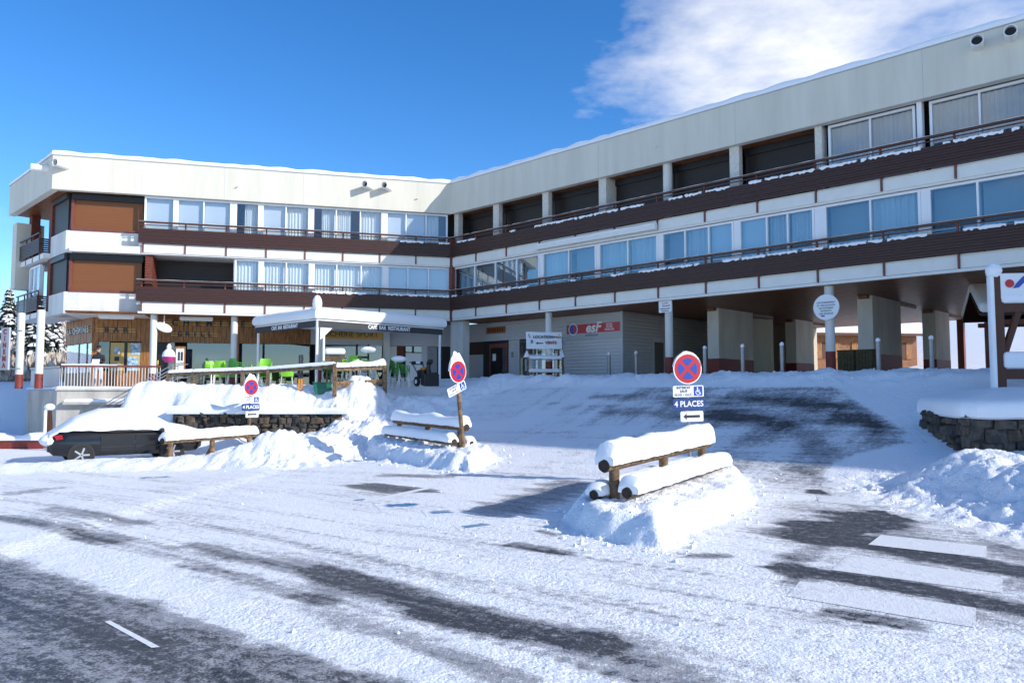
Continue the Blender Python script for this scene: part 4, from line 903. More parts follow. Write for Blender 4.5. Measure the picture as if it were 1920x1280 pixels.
def wheelchair(par, x, y, z, s_):
    MB().prism(rrect(s_, s_, s_*.08, y, z, x), (0, -.003, 0)).build('blue_square', 'sign_blue', par)
    m = MB(); k = s_/10; y2 = y-.004
    def P(a, b): return (x+a*k, y2, z+b*k)
    m.prism([P(-.8+.8*math.cos(a), 3.4+.8*math.sin(a)) for a in np.linspace(0, 2*math.pi, 10, endpoint=False)], (0, -.002, 0))
    m.prism([P(-1.2, 2.5), P(-.3, 2.5), P(-.1, -.3), P(1.9, -.3), P(3.2, -3.4), P(2.5, -3.7), P(1.3, -1.1), P(-.9, -1.1)], (0, -.002, 0)); m.prism([P(-.2, 1.5), P(1.8, 1.5), P(1.8, .8), P(-.2, .8)], (0, -.002, 0))
    an = np.linspace(2.0, 5.9, 14); m.prism([P(-.3+2.8*math.cos(a), -1.4+2.8*math.sin(a)) for a in an]+[P(-.3+2.1*math.cos(a), -1.4+2.1*math.sin(a)) for a in an[::-1]], (0, -.002, 0))
    m.build('wheelchair_symbol', 'sign_white', par)
def road_sign(loc, rz, tilt, label, plates, z0=2.1, R0=.325, post='grey_metal', lean_plate=0, top=None, capsnow=True, postr=.04):
    e = empty('road_sign', loc, rz, label, 'road sign', 'no stopping signs'); e.rotation_euler = (0, tilt, rz)
    MB().tube((0, .045, -.6), (0, .045, z0+R0*.6), postr, n=12).build('post', post, e, smooth=True)
    disc(e, R0, z0, 0); z = z0-R0-.03
    if 'gig' in plates:
        p_ = MB().prism(rrect(.7, .24, .03, 0, z-.12), (0, -.02, 0)).build('rule_plate', 'sign_white', e)
        for k, s_ in enumerate(('INTERDIT', 'SAUF', 'G.I.G. - G.I.C.')): ltext(e, p_, s_, .075, 'letter_dark', -.11, -.022, z-.045-k*.073, bold=.002)
        wheelchair(p_, .22, -.021, z-.12, .2); z -= .265
        if lean_plate: zc_ = z0-R0-.15; p_.rotation_euler = (0, lean_plate, 0); p_.location = Vector((-.1, 0, zc_))-Matrix.Rotation(lean_plate, 3, 'Y') @ Vector((0, 0, zc_))
    if 'places' in plates:
        p_ = MB().prism(rrect(.72, .25, .05, 0, z-.125), (0, -.02, 0)).build('places_plate', 'sign_navy', e); ltext(e, p_, '4 PLACES', .17, 'sign_white', 0, -.022, z-.125, bold=.003, sq=.95); z -= .275
    if 'arrow' in plates:
        p_ = MB().prism(rrect(.52, .22, .03, 0, z-.11, .06), (0, -.02, 0)).build('arrow_plate', 'sign_white', e); y = -.023; q0 = z-.11
        MB().prism([(-.14, y, q0), (-.05, y, q0+.075), (-.07, y, q0+.028), (.24, y, q0+.028), (.24, y, q0-.028), (-.07, y, q0-.028), (-.05, y, q0-.075)], (0, -.002, 0)).build('arrow', 'letter_dark', p_)
    if capsnow:
        m = MB(); n = 13; rings = []
        for k in range(n):
            a = math.pi*(.06+.88*k/(n-1)); hh = capsnow*(math.sin(a)**2)*R0*(1.0+.2*math.sin(k*2.1)); c = (R0*math.cos(a), z0+R0*math.sin(a))
            rings.append([(c[0], .05, c[1]-.01), (c[0], -.035, c[1]-.01), (c[0]*.98, -.03, c[1]+hh*.7+.012), (c[0]*.96, .01, c[1]+hh+.015), (c[0]*.98, .045, c[1]+hh*.7+.01)])
        m.loft(rings).build('snow_cap', 'snow_smooth', e, smooth=True)
    return e
road_sign((3.77, 16.3, -.12), R_(13), R_(-1.5), 'tall no stopping sign with blue 4 PLACES plate behind the nearest rail', ('gig', 'places', 'arrow'), z0=2.17, capsnow=.12)
road_sign((-1.3, 21.3, -.08), R_(48), R_(-7.5), 'leaning no stopping sign on a wooden post with tall snow cap', ('gig',), z0=2.2, post='log', lean_plate=R_(-14), capsnow=.75, postr=.06, R0=.31)
road_sign((-9.5, 28.0, -.42), R_(52), R_(0), 'farthest no stopping sign in front of the stone wall', ('gig', 'places', 'arrow'), z0=2.12, post='log', capsnow=.6, R0=.3)

# ------------------------------------------------------------------ stone walls
def stone_wall(name, P, u, L, h, label, zb, d=.4, seed=1, curve=None):
    rg = random.Random(seed); e = empty(name, (P[0], P[1], zb), 0, label, 'stone wall')
    u = np.array([u[0], u[1], 0.]); u /= np.linalg.norm(u); nn = np.array([u[1], -u[0], 0.])
    if np.dot(nn, -np.array([P[0], P[1], 0.])) < 0: nn = -nn
    F = Frame(np.array([P[0], P[1], 0.]), u, nn)
    MB().box(F, 0, L, -d, -.05, zb-.4, zb+h-.02).build('core', 'mortar', e, loc='auto')
    z = zb-.15
    while z < zb+h-.05:
        hh = min(rg.uniform(.1, .24), zb+h-z); t = rg.uniform(-.1, 0)
        while t < L:
            wd = rg.uniform(.18, .5); a = max(t, 0)+.012; b = min(t+wd, L)-.012
            if b-a > .06:
                pr = rg.uniform(-.03, .1); j = lambda k=.045: rg.uniform(-k, k); za_, zb_ = z+rg.uniform(-.03, .02), z+hh+rg.uniform(-.03, .05)
                mid = [F(a+j(), pr-.05, za_+j(.03)), F((a+b)/2+j(), pr-.04, za_+j(.03)), F(b+j(), pr-.05, za_+j(.03)), F(b+j(), pr-.05, zb_+j(.03)), F((a+b)/2+j(), pr-.04, zb_+j(.04)), F(a+j(), pr-.05, zb_+j(.03))]
                cm = sum(mid)/6; front = [cm+(p-cm)*rg.uniform(.5, .85)+nn*rg.uniform(.03, .08) for p in mid]
                back = [p-nn*.2 for p in mid]
                MB().loft([back, mid, front]).build('stone', rg.choice(('stone', 'stone', 'stone_brown', 'stone_dark')), e, loc='auto')
            t += wd
        z += hh
    return e, F
A_ = at(338, 800, 29.2); B_ = at(642, 790, 28.9)
sw_, Fw = stone_wall('stone_wall', (A_[0], 28.5), (1, 0), B_[0]-A_[0], 1.0, 'low dark stone retaining wall below the cafe terrace bank', -.2, seed=4)
snow_strip(Fw, -.2, B_[0]-A_[0]+.3, -.9, .1, .78, .26, 'snow_cap', ragged=.5, parent=sw_, mt='snow', drop=.05)
WP = (9.25, 15.55); sw1, F1 = stone_wall('planter_wall', WP, (1, -.12), 6, .95, 'stone planter wall with deep snow on top at right', .15, seed=9)
P2 = (9.5, 17.9); u2 = np.array([WP[0]-P2[0], WP[1]-P2[1]]); sw2, F2 = stone_wall('planter_wall', P2, u2, float(np.linalg.norm(u2)), .95, 'receding left face of the stone planter wall', .15, seed=12)
# thick rounded snow on the planter
m = MB(); rings = []
base = [np.array(p) for p in ((9.8, 18.6), (9.42, 17.2), (9.14, 15.75), (9.3, 15.42), (10.4, 15.2), (12, 15.0), (15.3, 14.6), (15.3, 22), (12.4, 22), (11.2, 20.8))]
def dens(P, n):
    out = []
    for a, b in zip(P, P[1:]+P[:1]):
        for k in range(n): out.append(a+(b-a)*k/n)
    return out
bs = dens(base, 5); cc = np.mean(base, 0)
for f_, z in ((.99, 1.02), (1.01, 1.06), (1.012, 1.18), (1.0, 1.3), (.975, 1.37), (.9, 1.42), (.7, 1.48), (.4, 1.56), (.05, 1.6)):
    rings.append([tuple(np.append(cc+(p-cc)*f_, z+.03*float(perlin(np.array([p[0]*1.3]), np.array([p[1]*1.3]))[0])+(.012*max(0, p[1]-16)))) for p in bs])
m.loft(rings).build('snow_cap', 'snow', sw1, smooth=True, loc='world')

# ------------------------------------------------------------------ wooden information frame on the planter
IX, IY = 11.62, 18.4
e = empty('information_stand', (IX, IY, 1.36), R_(-10), 'snow plastered wooden information stand with logo board at right edge', 'information stand')
for x in (.0, 2.4):
    MB().bx(x+.04, 0, 1.4, .24, .2, 3.4).build('post', 'chalet_dark', e); MB().tube((x+.1, .0, .9), (x+.5, .0, 2.1), .09, n=8).build('brace', 'chalet_dark', e)
    snow_cap((x-.16, -.06, .3), (x-.15, -.06, 3.05), .12, .12, n=16, seed=3).build('snow_plaster', 'snow', e, smooth=True) if False else MB().bx(x-.1, -.06, 1.5, .11, .24, 3.0).build('snow_plaster', 'snow', e, bevel=.06)
    MB().ball((x, 0, 3.1), .19, .16, .2, jit=.15).build('snow_cap', 'snow', e, smooth=True)
MB().bx(1.25, -.06, 2.72, 2.3, .1, .62).build('logo_board', 'sign_white', e, bevel=.02); MB().bx(1.2, 0, 2.2, 2.3, .14, .2).build('cross_bar', 'chalet_dark', e); MB().bx(1.2, 0, .62, 2.3, .14, .24).build('cross_bar', 'chalet_dark', e)
lb = MB(); lb.bx(1.2, -.02, .95, 2.2, .28, .4).build('snow_cap', 'snow', e, bevel=.08); MB().bx(1.2, -.02, 2.42, 2.2, .24, .22).build('snow_cap', 'snow', e, bevel=.07)
MB().prism([(.3+.1*math.cos(a), -.115, 2.78+.1*math.sin(a)) for a in np.linspace(0, 2*math.pi, 16, endpoint=False)], (0, -.006, 0)).build('logo_dot', 'sign_red', e)
MB().prism([(.36, -.115, 2.66), (.5, -.115, 2.68), (.62, -.115, 2.8), (.82, -.115, 2.82), (.82, -.115, 2.96), (.6, -.115, 2.95), (.46, -.115, 2.8)], (0, -.006, 0)).build('logo_swoosh', 'sign_blue', e)
for ch_, x_ in (('I', 1.05), ('N', 1.27)): o = put_text('letter', ch_, .34, 'sign_red', None, (0, 0, 0), (1, 0, 0), (0, 0, 1), bold=.02); o.parent = e; o.location = (x_, -.12, 2.8)
e2 = empty('shelter', (16.1, 24.0, 1.9), R_(-20), 'small wooden shelter roof under snow behind the information stand', 'shelter')
for x in (-.9, .9):
    for y in (-.7, .7): MB().bx(x, y, .9, .14, .14, 2.0).build('post', 'bracket', e2)
for sgn in (-1, 1):
    MB().prism([(-1.5, 0, 2.75), (1.5, 0, 2.75), (1.5, sgn*1.3, 1.95), (-1.5, sgn*1.3, 1.95)], (0, 0, .08)).build('roof_side', 'slat_brown', e2)
    MB().prism([(-1.52, 0, 2.84), (1.52, 0, 2.84), (1.52, sgn*1.36, 2.02), (-1.52, sgn*1.36, 2.02)], (0, 0, .3)).build('snow_cap', 'snow_smooth', e2, bevel=.1)
for y in (-.7, .7): MB().bx(0, y, 1.8, 2.3, .12, .14).build('beam', 'bracket', e2)
e3 = empty('small_dark_sign', (14.2, 21.6, 1.7), R_(-15), 'small dark sign with white letters at the right edge', 'sign'); MB().bx(0, 0, .7, .9, .05, .45).build('panel', 'letter_dark', e3); MB().bx(0, .06, .2, .08, .08, 1.4).build('post', 'weathered', e3)
for k, (s_, sz) in enumerate((('LO', .16), ('CH', .12))): o = put_text('lettering', s_, sz, 'sign_white', None, (0, 0, 0), (1, 0, 0), (0, 0, 1)); o.parent = e3; o.location = (-.28, -.03, .8-k*.18)

# ------------------------------------------------------------------ rental sign frame before the shop window
P = at(1020, 714, 33.4); e = empty('rental_sign_frame', (P[0], P[1], hz(P[0], P[1])-.1), R_(10), 'wooden frame with white LOCATION VENTE board and snow before the shop window', 'sign')
for x in (-.75, .75):
    MB().tube((x*.92, .25, 0), (x*.9, .02, 2.0), .045, n=8).build('post', 'weathered', e); MB().tube((x*1.05, -.3, 0), (x*1.02, -.22, .95), .05, n=8).build('post', 'weathered', e)
    MB().bx(x*1.04, -.05, .95, .1, .6, .08).build('arm', 'weathered', e); MB().loft([[(x*1.04+.16*math.cos(a)*k, -.1+.28*math.sin(a)*k, .98+.32*(1-k)) for a in np.linspace(0, 2*math.pi, 10, endpoint=False)] for k in (1, .55, .2, .05)]).build('snow_cap', 'snow', e, smooth=True)
for z in (.35, .92): MB().bx(0, -.2, z, 1.6, .1, .09).build('rail', 'weathered', e); snow_cap((-.78, -.2, z+.04), (.78, -.2, z+.04), .07, .1, n=20, seed=z*9).build('snow_cap', 'snow', e, smooth=True)
MB().bx(0, -.02, 1.72, 1.58, .04, .74, rx=R_(-6)).build('board', 'sign_white', e)
for s_, sz, x, z, mt in (('LOCATION', .17, -.05, 1.87, 'letter_dark'), ('Ski Snow', .1, .58, 1.87, 'letter_red'), ('VENTE', .17, .3, 1.62, 'letter_red'), ('L', .2, -.64, 1.9, 'letter_red'), ('B', .2, -.55, 1.66, 'sign_navy')): o = put_text('lettering', s_, sz, mt, None, (0, 0, 0), (1, 0, 0), (0, 0, 1), bold=.004); o.parent = e; o.location = (x, -.075+(z-1.72)*.1, z)
MB().prism([(-.38, -.068, 1.6), (-.28, -.068, 1.66), (-.28, -.068, 1.62), (-.05, -.068, 1.62), (-.05, -.068, 1.58), (-.28, -.068, 1.58), (-.28, -.068, 1.54)], (0, -.01, 0)).build('arrow', 'letter_dark', e)

# ------------------------------------------------------------------ bollards
b0 = empty('bollard', (0, 0, 0), 0, 'x', 'bollard', 'bollards along the arcade'); MB().tube((0, 0, -.4), (0, 0, .95), .07, n=14).build('post', 'grey_metal', b0, smooth=True); MB().ball((0, 0, .97), .075, .075, .1, zmin=-.2).build('snow_cap', 'snow_smooth', b0, smooth=True)
BL = [(1142, 'bollard before the boarded ski school wall'), (1193, 'bollard beside the ski school corner'), (1322, 'bollard at the left edge of the first passage pier'), (1393, 'bollard before the dark side of the first passage pier'), (1467, 'bollard between the first two passage piers'), (1648, 'bollard before the wide right passage pier'), (1748, 'bollard before the rear right pier with posters')]
for k, (px, l_) in enumerate(BL):
    o = b0 if k == 0 else copy_tree(b0)
    d = ray(px, 700); kk = np.dot(C0+nR*(-1.0 if px < 1200 else .35)-CAM, nR)/np.dot(d, nR); P = CAM+d*kk; o.location = (P[0], P[1], 2.12); o['label'] = 'grey metal ' + l_
# timber bins in the passage
for k, (px, l_) in enumerate(((1592, 'left of two dark timber clad bins in the passage'), (1626, 'right of two dark timber clad bins in the passage'))):
    d = ray(px, 690); kk = np.dot(C0+nR*(-1.9)-CAM, nR)/np.dot(d, nR); P = CAM+d*kk; e = empty('timber_bin', (P[0], P[1], 2.1), R_(-44), l_, 'bin', 'timber bins')
    MB().bx(0, 0, .4, .48, .48, .8).build('liner', 'dark', e)
    for j in range(5):
        for sx, sy, rz in ((0, -1, 0), (1, 0, 90), (0, 1, 0), (-1, 0, 90)): MB().bx((j-2)*.105*(rz == 0)+sx*.265, (j-2)*.105*(rz == 90)+sy*.265, .4, .095, .03, .82, rz=R_(rz)).build('slat', 'bin_wood', e)
    MB().bx(0, 0, .83, .58, .58, .04).build('rim', 'bin_wood', e)

# ------------------------------------------------------------------ chalets, hill things behind
def chalet(loc, rz, Lx, Ly, H, label, mt):
    e = empty('chalet', loc, rz, label, 'chalet'); MB().bx(0, 0, H/2-.5, Lx, Ly, H+1).build('wall', mt, e)
    for sgn in (-1, 1):
        MB().prism([(-Lx/2-.6, 0, H+Lx*.0+1.5), (Lx/2+.6, 0, H+1.5), (Lx/2+.6, sgn*(Ly/2+.7), H-.25), (-Lx/2-.6, sgn*(Ly/2+.7), H-.25)], (0, 0, .16)).build('roof_side', 'chalet_dark', e); MB().prism([(-Lx/2-.6, 0, H+1.67), (Lx/2+.6, 0, H+1.67), (Lx/2+.6, sgn*(Ly/2+.65), H-.07), (-Lx/2-.6, sgn*(Ly/2+.65), H-.07)], (0, 0, .35)).build('roof_snow', 'snow_smooth', e)
    for x in (-Lx/2, Lx/2): MB().prism([(x, -Ly/2, H-.01), (x, Ly/2, H-.01), (x, 0, H+1.45)], (.1 if x < 0 else -.1, 0, 0)).build('gable', mt, e)
    for k in range(3):
        x = -Lx/2+Lx*(k+.5)/3; wdo = MB().bx(x, -Ly/2-.03, H*.52, .9, .06, 1.1).build('window', 'chalet_dark', e)
        for sgn in (-1, 1): MB().bx(x+sgn*.7, -Ly/2-.05, H*.52, .45, .05, 1.15).build('shutter', 'plank_wood', wdo)
    return e
P = at(1575, 690, 56); chalet((P[0], P[1], hz(P[0], P[1])), R_(8), 8, 6, 2.6, 'sunlit wooden chalet seen through the passage', 'chalet_wood')
P = at(1445, 690, 66); chalet((P[0]-2, P[1], hz(P[0], P[1])), R_(-20), 6, 6, 3.2, 'dark red chalet behind the passage, partly hidden by a pier', 'brick_red')

# ------------------------------------------------------------------ canopy over the cafe terrace
K0 = at(592, 700, 30.9); K0 = np.array([K0[0], K0[1], .13]); dR_ = np.array([.7071, .7071, 0]); dL_ = np.array([-.7071, .7071, 0]); LR, LL = 6.6, 5.2
zt = 1.85
e = empty('cafe_canopy', (K0[0], K0[1], zt), 0, 'dark grey cafe canopy on white posts under thick snow', 'canopy')
FKR = Frame(K0, dR_, np.array([.7071, -.7071, 0])); FKL = Frame(K0, dL_, np.array([-.7071, -.7071, 0]))
def cp(name, mt, F, *a, **k): return MB().box(F, *a).build(name, mt, e, loc='auto', **k)
vr = cp('valance', 'awning', FKR, .1, LR, -.02, 0, 4.02, 4.28); vl = cp('valance', 'awning', FKL, .1, LL, -.02, 0, 4.02, 4.28)
cp('edge_trim', 'post_white', FKR, 0, LR+.05, -.03, .02, 4.28, 4.33); cp('edge_trim', 'post_white', FKL, 0, LL+.05, -.03, .02, 4.281, 4.331)
put_text('lettering', 'CAFÉ  BAR  RESTAURANT', .23, 'sign_white', vr, FKR(3.6, .008, 4.15), dR_, UP, bold=.006, squeeze=.85); put_text('lettering', 'CAFÉ  BAR  RESTAURANT', .23, 'sign_white', vl, FKL(2.6, .008, 4.15), -dL_, UP, bold=.006, squeeze=.85)
cor = lambda a, b, z: K0+dR_*a+dL_*b+UP*z
MB().prism([cor(0, 0, 4.34), cor(LR, 0, 4.34), cor(LR, LL, 4.5), cor(0, LL, 4.5)], (0, 0, .06)).build('roof_cloth', 'awning', e, loc='auto')
rings = []; n = 16
bsq = dens([np.array([-.06, -.06]), np.array([LR+.1, -.06]), np.array([LR+.1, LL]), np.array([-.06, LL+.06])], 14)
c2 = np.array([LR/2, LL/2])
for f_, z in ((1.0, 4.36), (1.02, 4.44), (1.02, 4.6), (1.0, 4.74), (.96, 4.82), (.8, 4.88), (.1, 4.9)):
    rings.append([tuple(cor(*(c2+(p-c2)*f_), z+.03*float(perlin(np.array([p[0]*.8]), np.array([p[1]*.8+3]))[0]))) for p in bsq])
MB().loft(rings).build('snow_layer', 'snow_smooth', e, smooth=True, loc='auto')
MB().ball(tuple(cor(.05, .05, 4.95)), .2, .2, .36, jit=.06).build('snow_heap', 'snow_smooth', e, smooth=True, loc='auto')
for a, b in ((.08, .08), (LR-.1, .08), (.08, LL-.1), (LR-.1, LL-.1)): MB().tube(cor(a, b, 1.3), cor(a, b, 4.35), .06, n=12).build('post', 'post_white', e, smooth=True, loc='auto')
MB().prism([cor(.2, .02, 4.0), cor(.75, .02, 4.0), cor(.2, .02, 3.5)], .03*np.array([-.7, .7, 0])).build('knee_brace', 'post_white', e, loc='auto'); MB().tube(cor(.55, .35, 1.5), cor(.55, .35, 4.3), .055, n=12).build('post', 'post_white', e, smooth=True, loc='auto')

# ------------------------------------------------------------------ terrace fence, chairs and bits
def terr(px, y): return np.array([gx(px, y), y, hz(gx(px, y), y)])
e = empty('terrace_fence', tuple(terr(480, 29.0)), 0, 'dark plank rail fence along the snowy cafe terrace edge', 'fence')
FP = [(316, 30.3), (362, 30.25), (455, 30.1), (503, 30.0), (628, 29.4)]
pts = [np.append(terr(p, y)[:2], EYE+(HOR-ry)/FPX*y) for (p, y), ry in zip(FP, (702, 700, 697, 695, 686))]
for p in pts: MB().bx(p[0], p[1], p[2]-.5, .12, .1, 1.15).build('post', 'weathered', e, loc='auto')
for a, b in zip(pts, pts[1:]):
    MB().prism([a+UP*.1, b+UP*.1, b-UP*.08, a-UP*.08], (0, .05, 0)).build('rail', 'weathered', e, loc='auto'); snow_cap(Vector(a+UP*.11+[0, .03, 0]), Vector(b+UP*.11+[0, .03, 0]), .06, .07, seed=a[0]).build('snow_cap', 'snow', e, smooth=True, loc='auto')
e = empty('terrace_fence', tuple(terr(680, 28.4)), 0, 'brown two plank fence section with drooping snow beside the canopy', 'fence')
a, b = at(628, 690, 29.3), at(722, 686, 30.4)
for p in (a, b): MB().bx(p[0], p[1], p[2]-.45, .14, .12, 1.25).build('post', 'log', e, loc='auto')
for dz, hh in ((-.02, .2), (-.62, .22)): MB().prism([a+UP*(dz+hh/2), b+UP*(dz+hh/2), b+UP*(dz-hh/2), a+UP*(dz-hh/2)], (0, .06, 0)).build('plank', 'log', e, loc='auto')
snow_cap(Vector(a+UP*.08+[0, .03, 0]), Vector(b+UP*.08+[0, .03, 0]), .09, .22, seed=4, lump=.5).build('snow_cap', 'snow', e, smooth=True, loc='auto')

def make_chair(mt):
    c = empty('terrace_chair', (0, 0, 0), 0, 'x', 'chair', 'green terrace chairs')
    # moulded shell: seat and rounded back in one sheet with thickness
    prof = [(-.22, .44), (-.1, .425), (.08, .42), (.17, .45), (.21, .56), (.24, .7), (.27, .82)]; rings = []
    for off in (0, .018):
        for y, z in (prof if off == 0 else prof[::-1]):
            wd = .24 if z < .6 else .24-.05*(z-.6)/.22
            rings.append([(x*wd, y+off*(.6 if z > .45 else 0)+.06*abs(x)**2*(-1 if z > .5 else 0), z+(off if z <= .45 else 0)+.015*abs(x)**2) for x in (-1, -.6, -.2, .2, .6, 1)])
    MB().loft(rings, cap=False, closed=False).build('seat_shell', mt, c, smooth=True)
    for s_ in (-1, 1): MB().path([(s_*.25, -.16, .43), (s_*.27, -.16, .63), (s_*.27, .1, .65), (s_*.24, .23, .68)], .017, n=6).build('armrest', mt, c, smooth=True)
    for sx in (-1, 1):
        for sy in (-1, 1): MB().tube((sx*.2, sy*.17, .43), (sx*.25, sy*.24, 0), .014, n=6).build('leg', 'chair_leg', c, smooth=True)
    return c
ch1 = make_chair('chair_green'); ch2 = make_chair('chair_green_dark'); used = set()
def chairs(px, y, n, rz, src, where, tilt=0):
    P = terr(px, y); zb = max(P[2]-.05, 1.7)
    for k in range(n):
        o = src if src.name not in used else copy_tree(src); used.add(src.name)
        o.location = (P[0]+.015*k*math.sin(rz), P[1]-.015*k, zb+.085*k); o.rotation_euler = (0, tilt, rz)
        o['label'] = ('lime green' if src is ch1 else 'darker green')+' chair, '+(('only one' if n == 1 else ('bottom', 'second lowest', 'third', 'fourth', 'fifth', 'sixth')[k])+' '+where)
chairs(398, 31.2, 4, R_(60), ch1, 'in the stack right of the terrace stairs'); chairs(414, 31.2, 4, R_(200), ch1, 'in the stack left of the white column'); chairs(443, 31.0, 5, R_(150), ch2, 'in the stack below the white column')
chairs(497, 30.9, 5, R_(10), ch1, 'in the stack under the left half of the canopy'); chairs(538, 30.9, 1, R_(200), ch1, 'standing alone under the canopy edge'); chairs(481, 31.0, 2, R_(100), ch1, 'beside the left canopy post')
chairs(617, 31.3, 4, R_(80), ch2, 'in the stack right of the front canopy post'); chairs(640, 30.8, 4, R_(20), ch2, 'in the stack behind the brown fence middle'); chairs(658, 30.6, 3, R_(-30), ch1, 'in the bright stack behind the brown fence'); chairs(684, 31.2, 4, R_(100), ch2, 'in the stack behind the right end of the brown fence'); chairs(742, 31.6, 5, R_(80), ch2, 'in the snow topped stack right of the brown fence'); chairs(757, 31.6, 4, R_(90), ch2, 'in the stack next to the snow blower')
for px, y, l_ in ((748, 31.3, 'rounded snow heap on the chair stacks beside the snow blower'), (690, 30.7, 'rounded snow heap on the chairs behind the brown fence')):
    P = terr(px, y); m = MB().ball((0, 0, 0),   .32, .3, .13, jit=.12); o = m.build('snow_heap', 'snow_smooth', None, smooth=True, loc=(P[0], P[1], max(P[2], 1.7)+1.16)); tagit(o, l_, 'snow')
P = terr(628, 30.8); e = empty('menu_stand', (P[0], P[1], P[2]), R_(10), 'wooden stand with a thick snow top beside the front canopy post', 'stand')
for x in (-.3, .3): MB().bx(x, 0, .6, .08, .08, 1.2).build('post', 'weathered', e)
MB().bx(0, 0, 1.05, .75, .1, .3).build('board', 'weathered', e); MB().bx(0, 0, 1.32, .8, .34, .26).build('snow_cap', 'snow_smooth', e, bevel=.1)
P = terr(606, 29.7); e = empty('plastic_sledge', (P[0], P[1], P[2]-.05), R_(15), 'dark green plastic tub standing in snow by the canopy post', 'tub')
MB().loft([[(a*s_*.34, b*s_*.14+(.08*z), z*.45) for a, b in ((-1, -1), (1, -1), (1, 1), (-1, 1))] for z, s_ in ((0, .8), (.5, 1.), (1, 1.05))]).build('tub', 'green_plastic', e, bevel=.03); MB().bx(0, .07, .46, .78, .34, .04).build('rim', 'green_plastic', e)
P = terr(564, 29.8); e = empty('ski_pair', (P[0], P[1], P[2]-.1), R_(5), 'pair of upright skis with orange tails leaning on the fence', 'skis')
for x in (-.05, .05):
    s_ = MB().bx(x, 0, .75, .075, .02, 1.5).build('ski', 'letter_dark', e); MB().bx(x, -.012, .3, .07, .006, .55).build('orange_tail', 'orange', s_); MB().bx(x, -.03, 1.0, .06, .06, .2).build('binding', 'grey_metal', s_)
P = terr(318, 30.2); e = empty('fence_post_cover', (P[0], P[1]-.1, P[2]+.75), 0, 'magenta cover topped with snow on the fence end post', 'cover')
MB().loft([[(rr*math.cos(a), rr*math.sin(a), z) for a in np.linspace(0, 2*math.pi, 14, endpoint=False)] for rr, z in ((.12, 0), (.22, .12), (.24, .25))]).build('cloth', 'magenta', e, smooth=True); MB().loft([[(rr*math.cos(a), rr*math.sin(a), z) for a in np.linspace(0, 2*math.pi, 14, endpoint=False)] for rr, z in ((.25, .22), (.22, .38), (.12, .5), (.07, .53), (.09, .62), (.04, .72))]).build('snow_cap', 'snow_smooth', e, smooth=True)
P = FL(tl(338, -1.0), -1.0, 0); e = empty('menu_board', (P[0], P[1], 2.35), 0, 'wood framed white menu board beside the cafe door', 'menu board')
MB().box(FL, tl(348, -1.), tl(328, -1.), -1.08, -1.0, 2.35, 3.6).build('frame', 'plank_wood', e, loc='auto'); MB().box(FL, tl(345.5, -1.), tl(330.5, -1.), -1.0, -.99, 2.42, 3.5).build('sheet', 'paper', e, loc='auto')
for a in (334, 339.5): MB().box(FL, tl(a+4, -1.), tl(a, -1.), -.99, -.985, 2.95, 3.35).build('printed_block', 'letter_dark', e, loc='auto')
MB().box(FL, tl(339, -1.), tl(337, -1.), -1.06, -1.02, 1.7, 2.35).build('leg', 'weathered', e, loc='auto')

# snow blower
P = terr(803, 31.5); e = empty('snow_blower', (P[0], P[1], max(P[2], 1.75)), R_(35), 'black and orange snow blower parked right of the green chairs', 'snow blower')
MB().prism([(-.35, -.3, .0), (-.35, -.3, .5), (-.3, .1, .52), (-.3, .1, .05)], (.7, 0, 0)).build('auger_housing', 'black', e, bevel=.02); MB().bx(0, -.22, .22, .6, .12, .25).build('auger', 'orange', e)
MB().bx(0, .35, .5, .42, .5, .36).build('engine', 'black', e, bevel=.04); MB().bx(0, .3, .72, .3, .3, .12).build('engine_cover', 'orange', e, bevel=.03)
MB().tube((0, 0, .5), (0, -.02, .9), .1, .08).build('chute', 'black', e); MB().bx(.0, -.12, .98, .17, .26, .12, rx=R_(-30)).build('chute_hood', 'black', e)
for s_ in (-1, 1):
    wh = MB().tube((s_*.28, .35, .2), (s_*.38, .35, .2), .2, n=18).build('wheel', 'rubber', e); MB().tube((s_*.381, .35, .2), (s_*.386, .35, .2), .1, n=12).build('rim', 'sign_white', wh)
    MB().path([(s_*.2, .5, .5), (s_*.25, .95, .98), (s_*.25, 1.15, 1.02)], .02).build('handlebar', 'black', e)
MB().bx(0, .95, .98, .5, .12, .14).build('control_panel', 'black', e); MB().bx(0, .9, 1.0, .2, .03, .1).build('number_plate', 'sign_white', e)

# ------------------------------------------------------------------ parked car under snow
CA = Vector((-14.35, 23.85, 0)); CB = Vector((-10.75, 26.4, 0)); u = (CB-CA).normalized(); ang = math.atan2(u.y, u.x)
zc = -.68
car = empty('parked_car', (CA.x, CA.y, zc), ang, 'black estate car buried under a thick smooth snow cover', 'car')
st = [(0, .42, .80, .62, .35), (.12, .30, .95, .74, .5), (.5, .26, .96, .84, .9), (1.2, .25, .95, .87, 1.32), (2.2, .25, .94, .88, 1.38), (3.0, .25, .93, .87, 1.05), (3.7, .26, .88, .84, .86), (4.2, .3, .76, .74, .72), (4.4, .42, .62, .6, .58)]
rings = []
for x, zb, zbelt, hw, zt_ in st:
    zt_ = max(zt_, zbelt-.02)
    rings.append([(x, -hw*.9, zb), (x, -hw, zb+.15), (x, -hw*1.01, (zb+zbelt)/2+.05), (x, -hw*.97, zbelt-.04), (x, -hw*.94, zbelt), (x, -hw*.78, (zbelt+zt_)/2+.02), (x, -hw*.6, zt_), (x, hw*.6, zt_), (x, hw*.78, (zbelt+zt_)/2+.02), (x, hw*.94, zbelt), (x, hw*.97, zbelt-.04), (x, hw*1.01, (zb+zbelt)/2+.05), (x, hw, zb+.15), (x, hw*.9, zb)])
MB().loft(rings).build('body', 'car_paint', car, smooth=True)
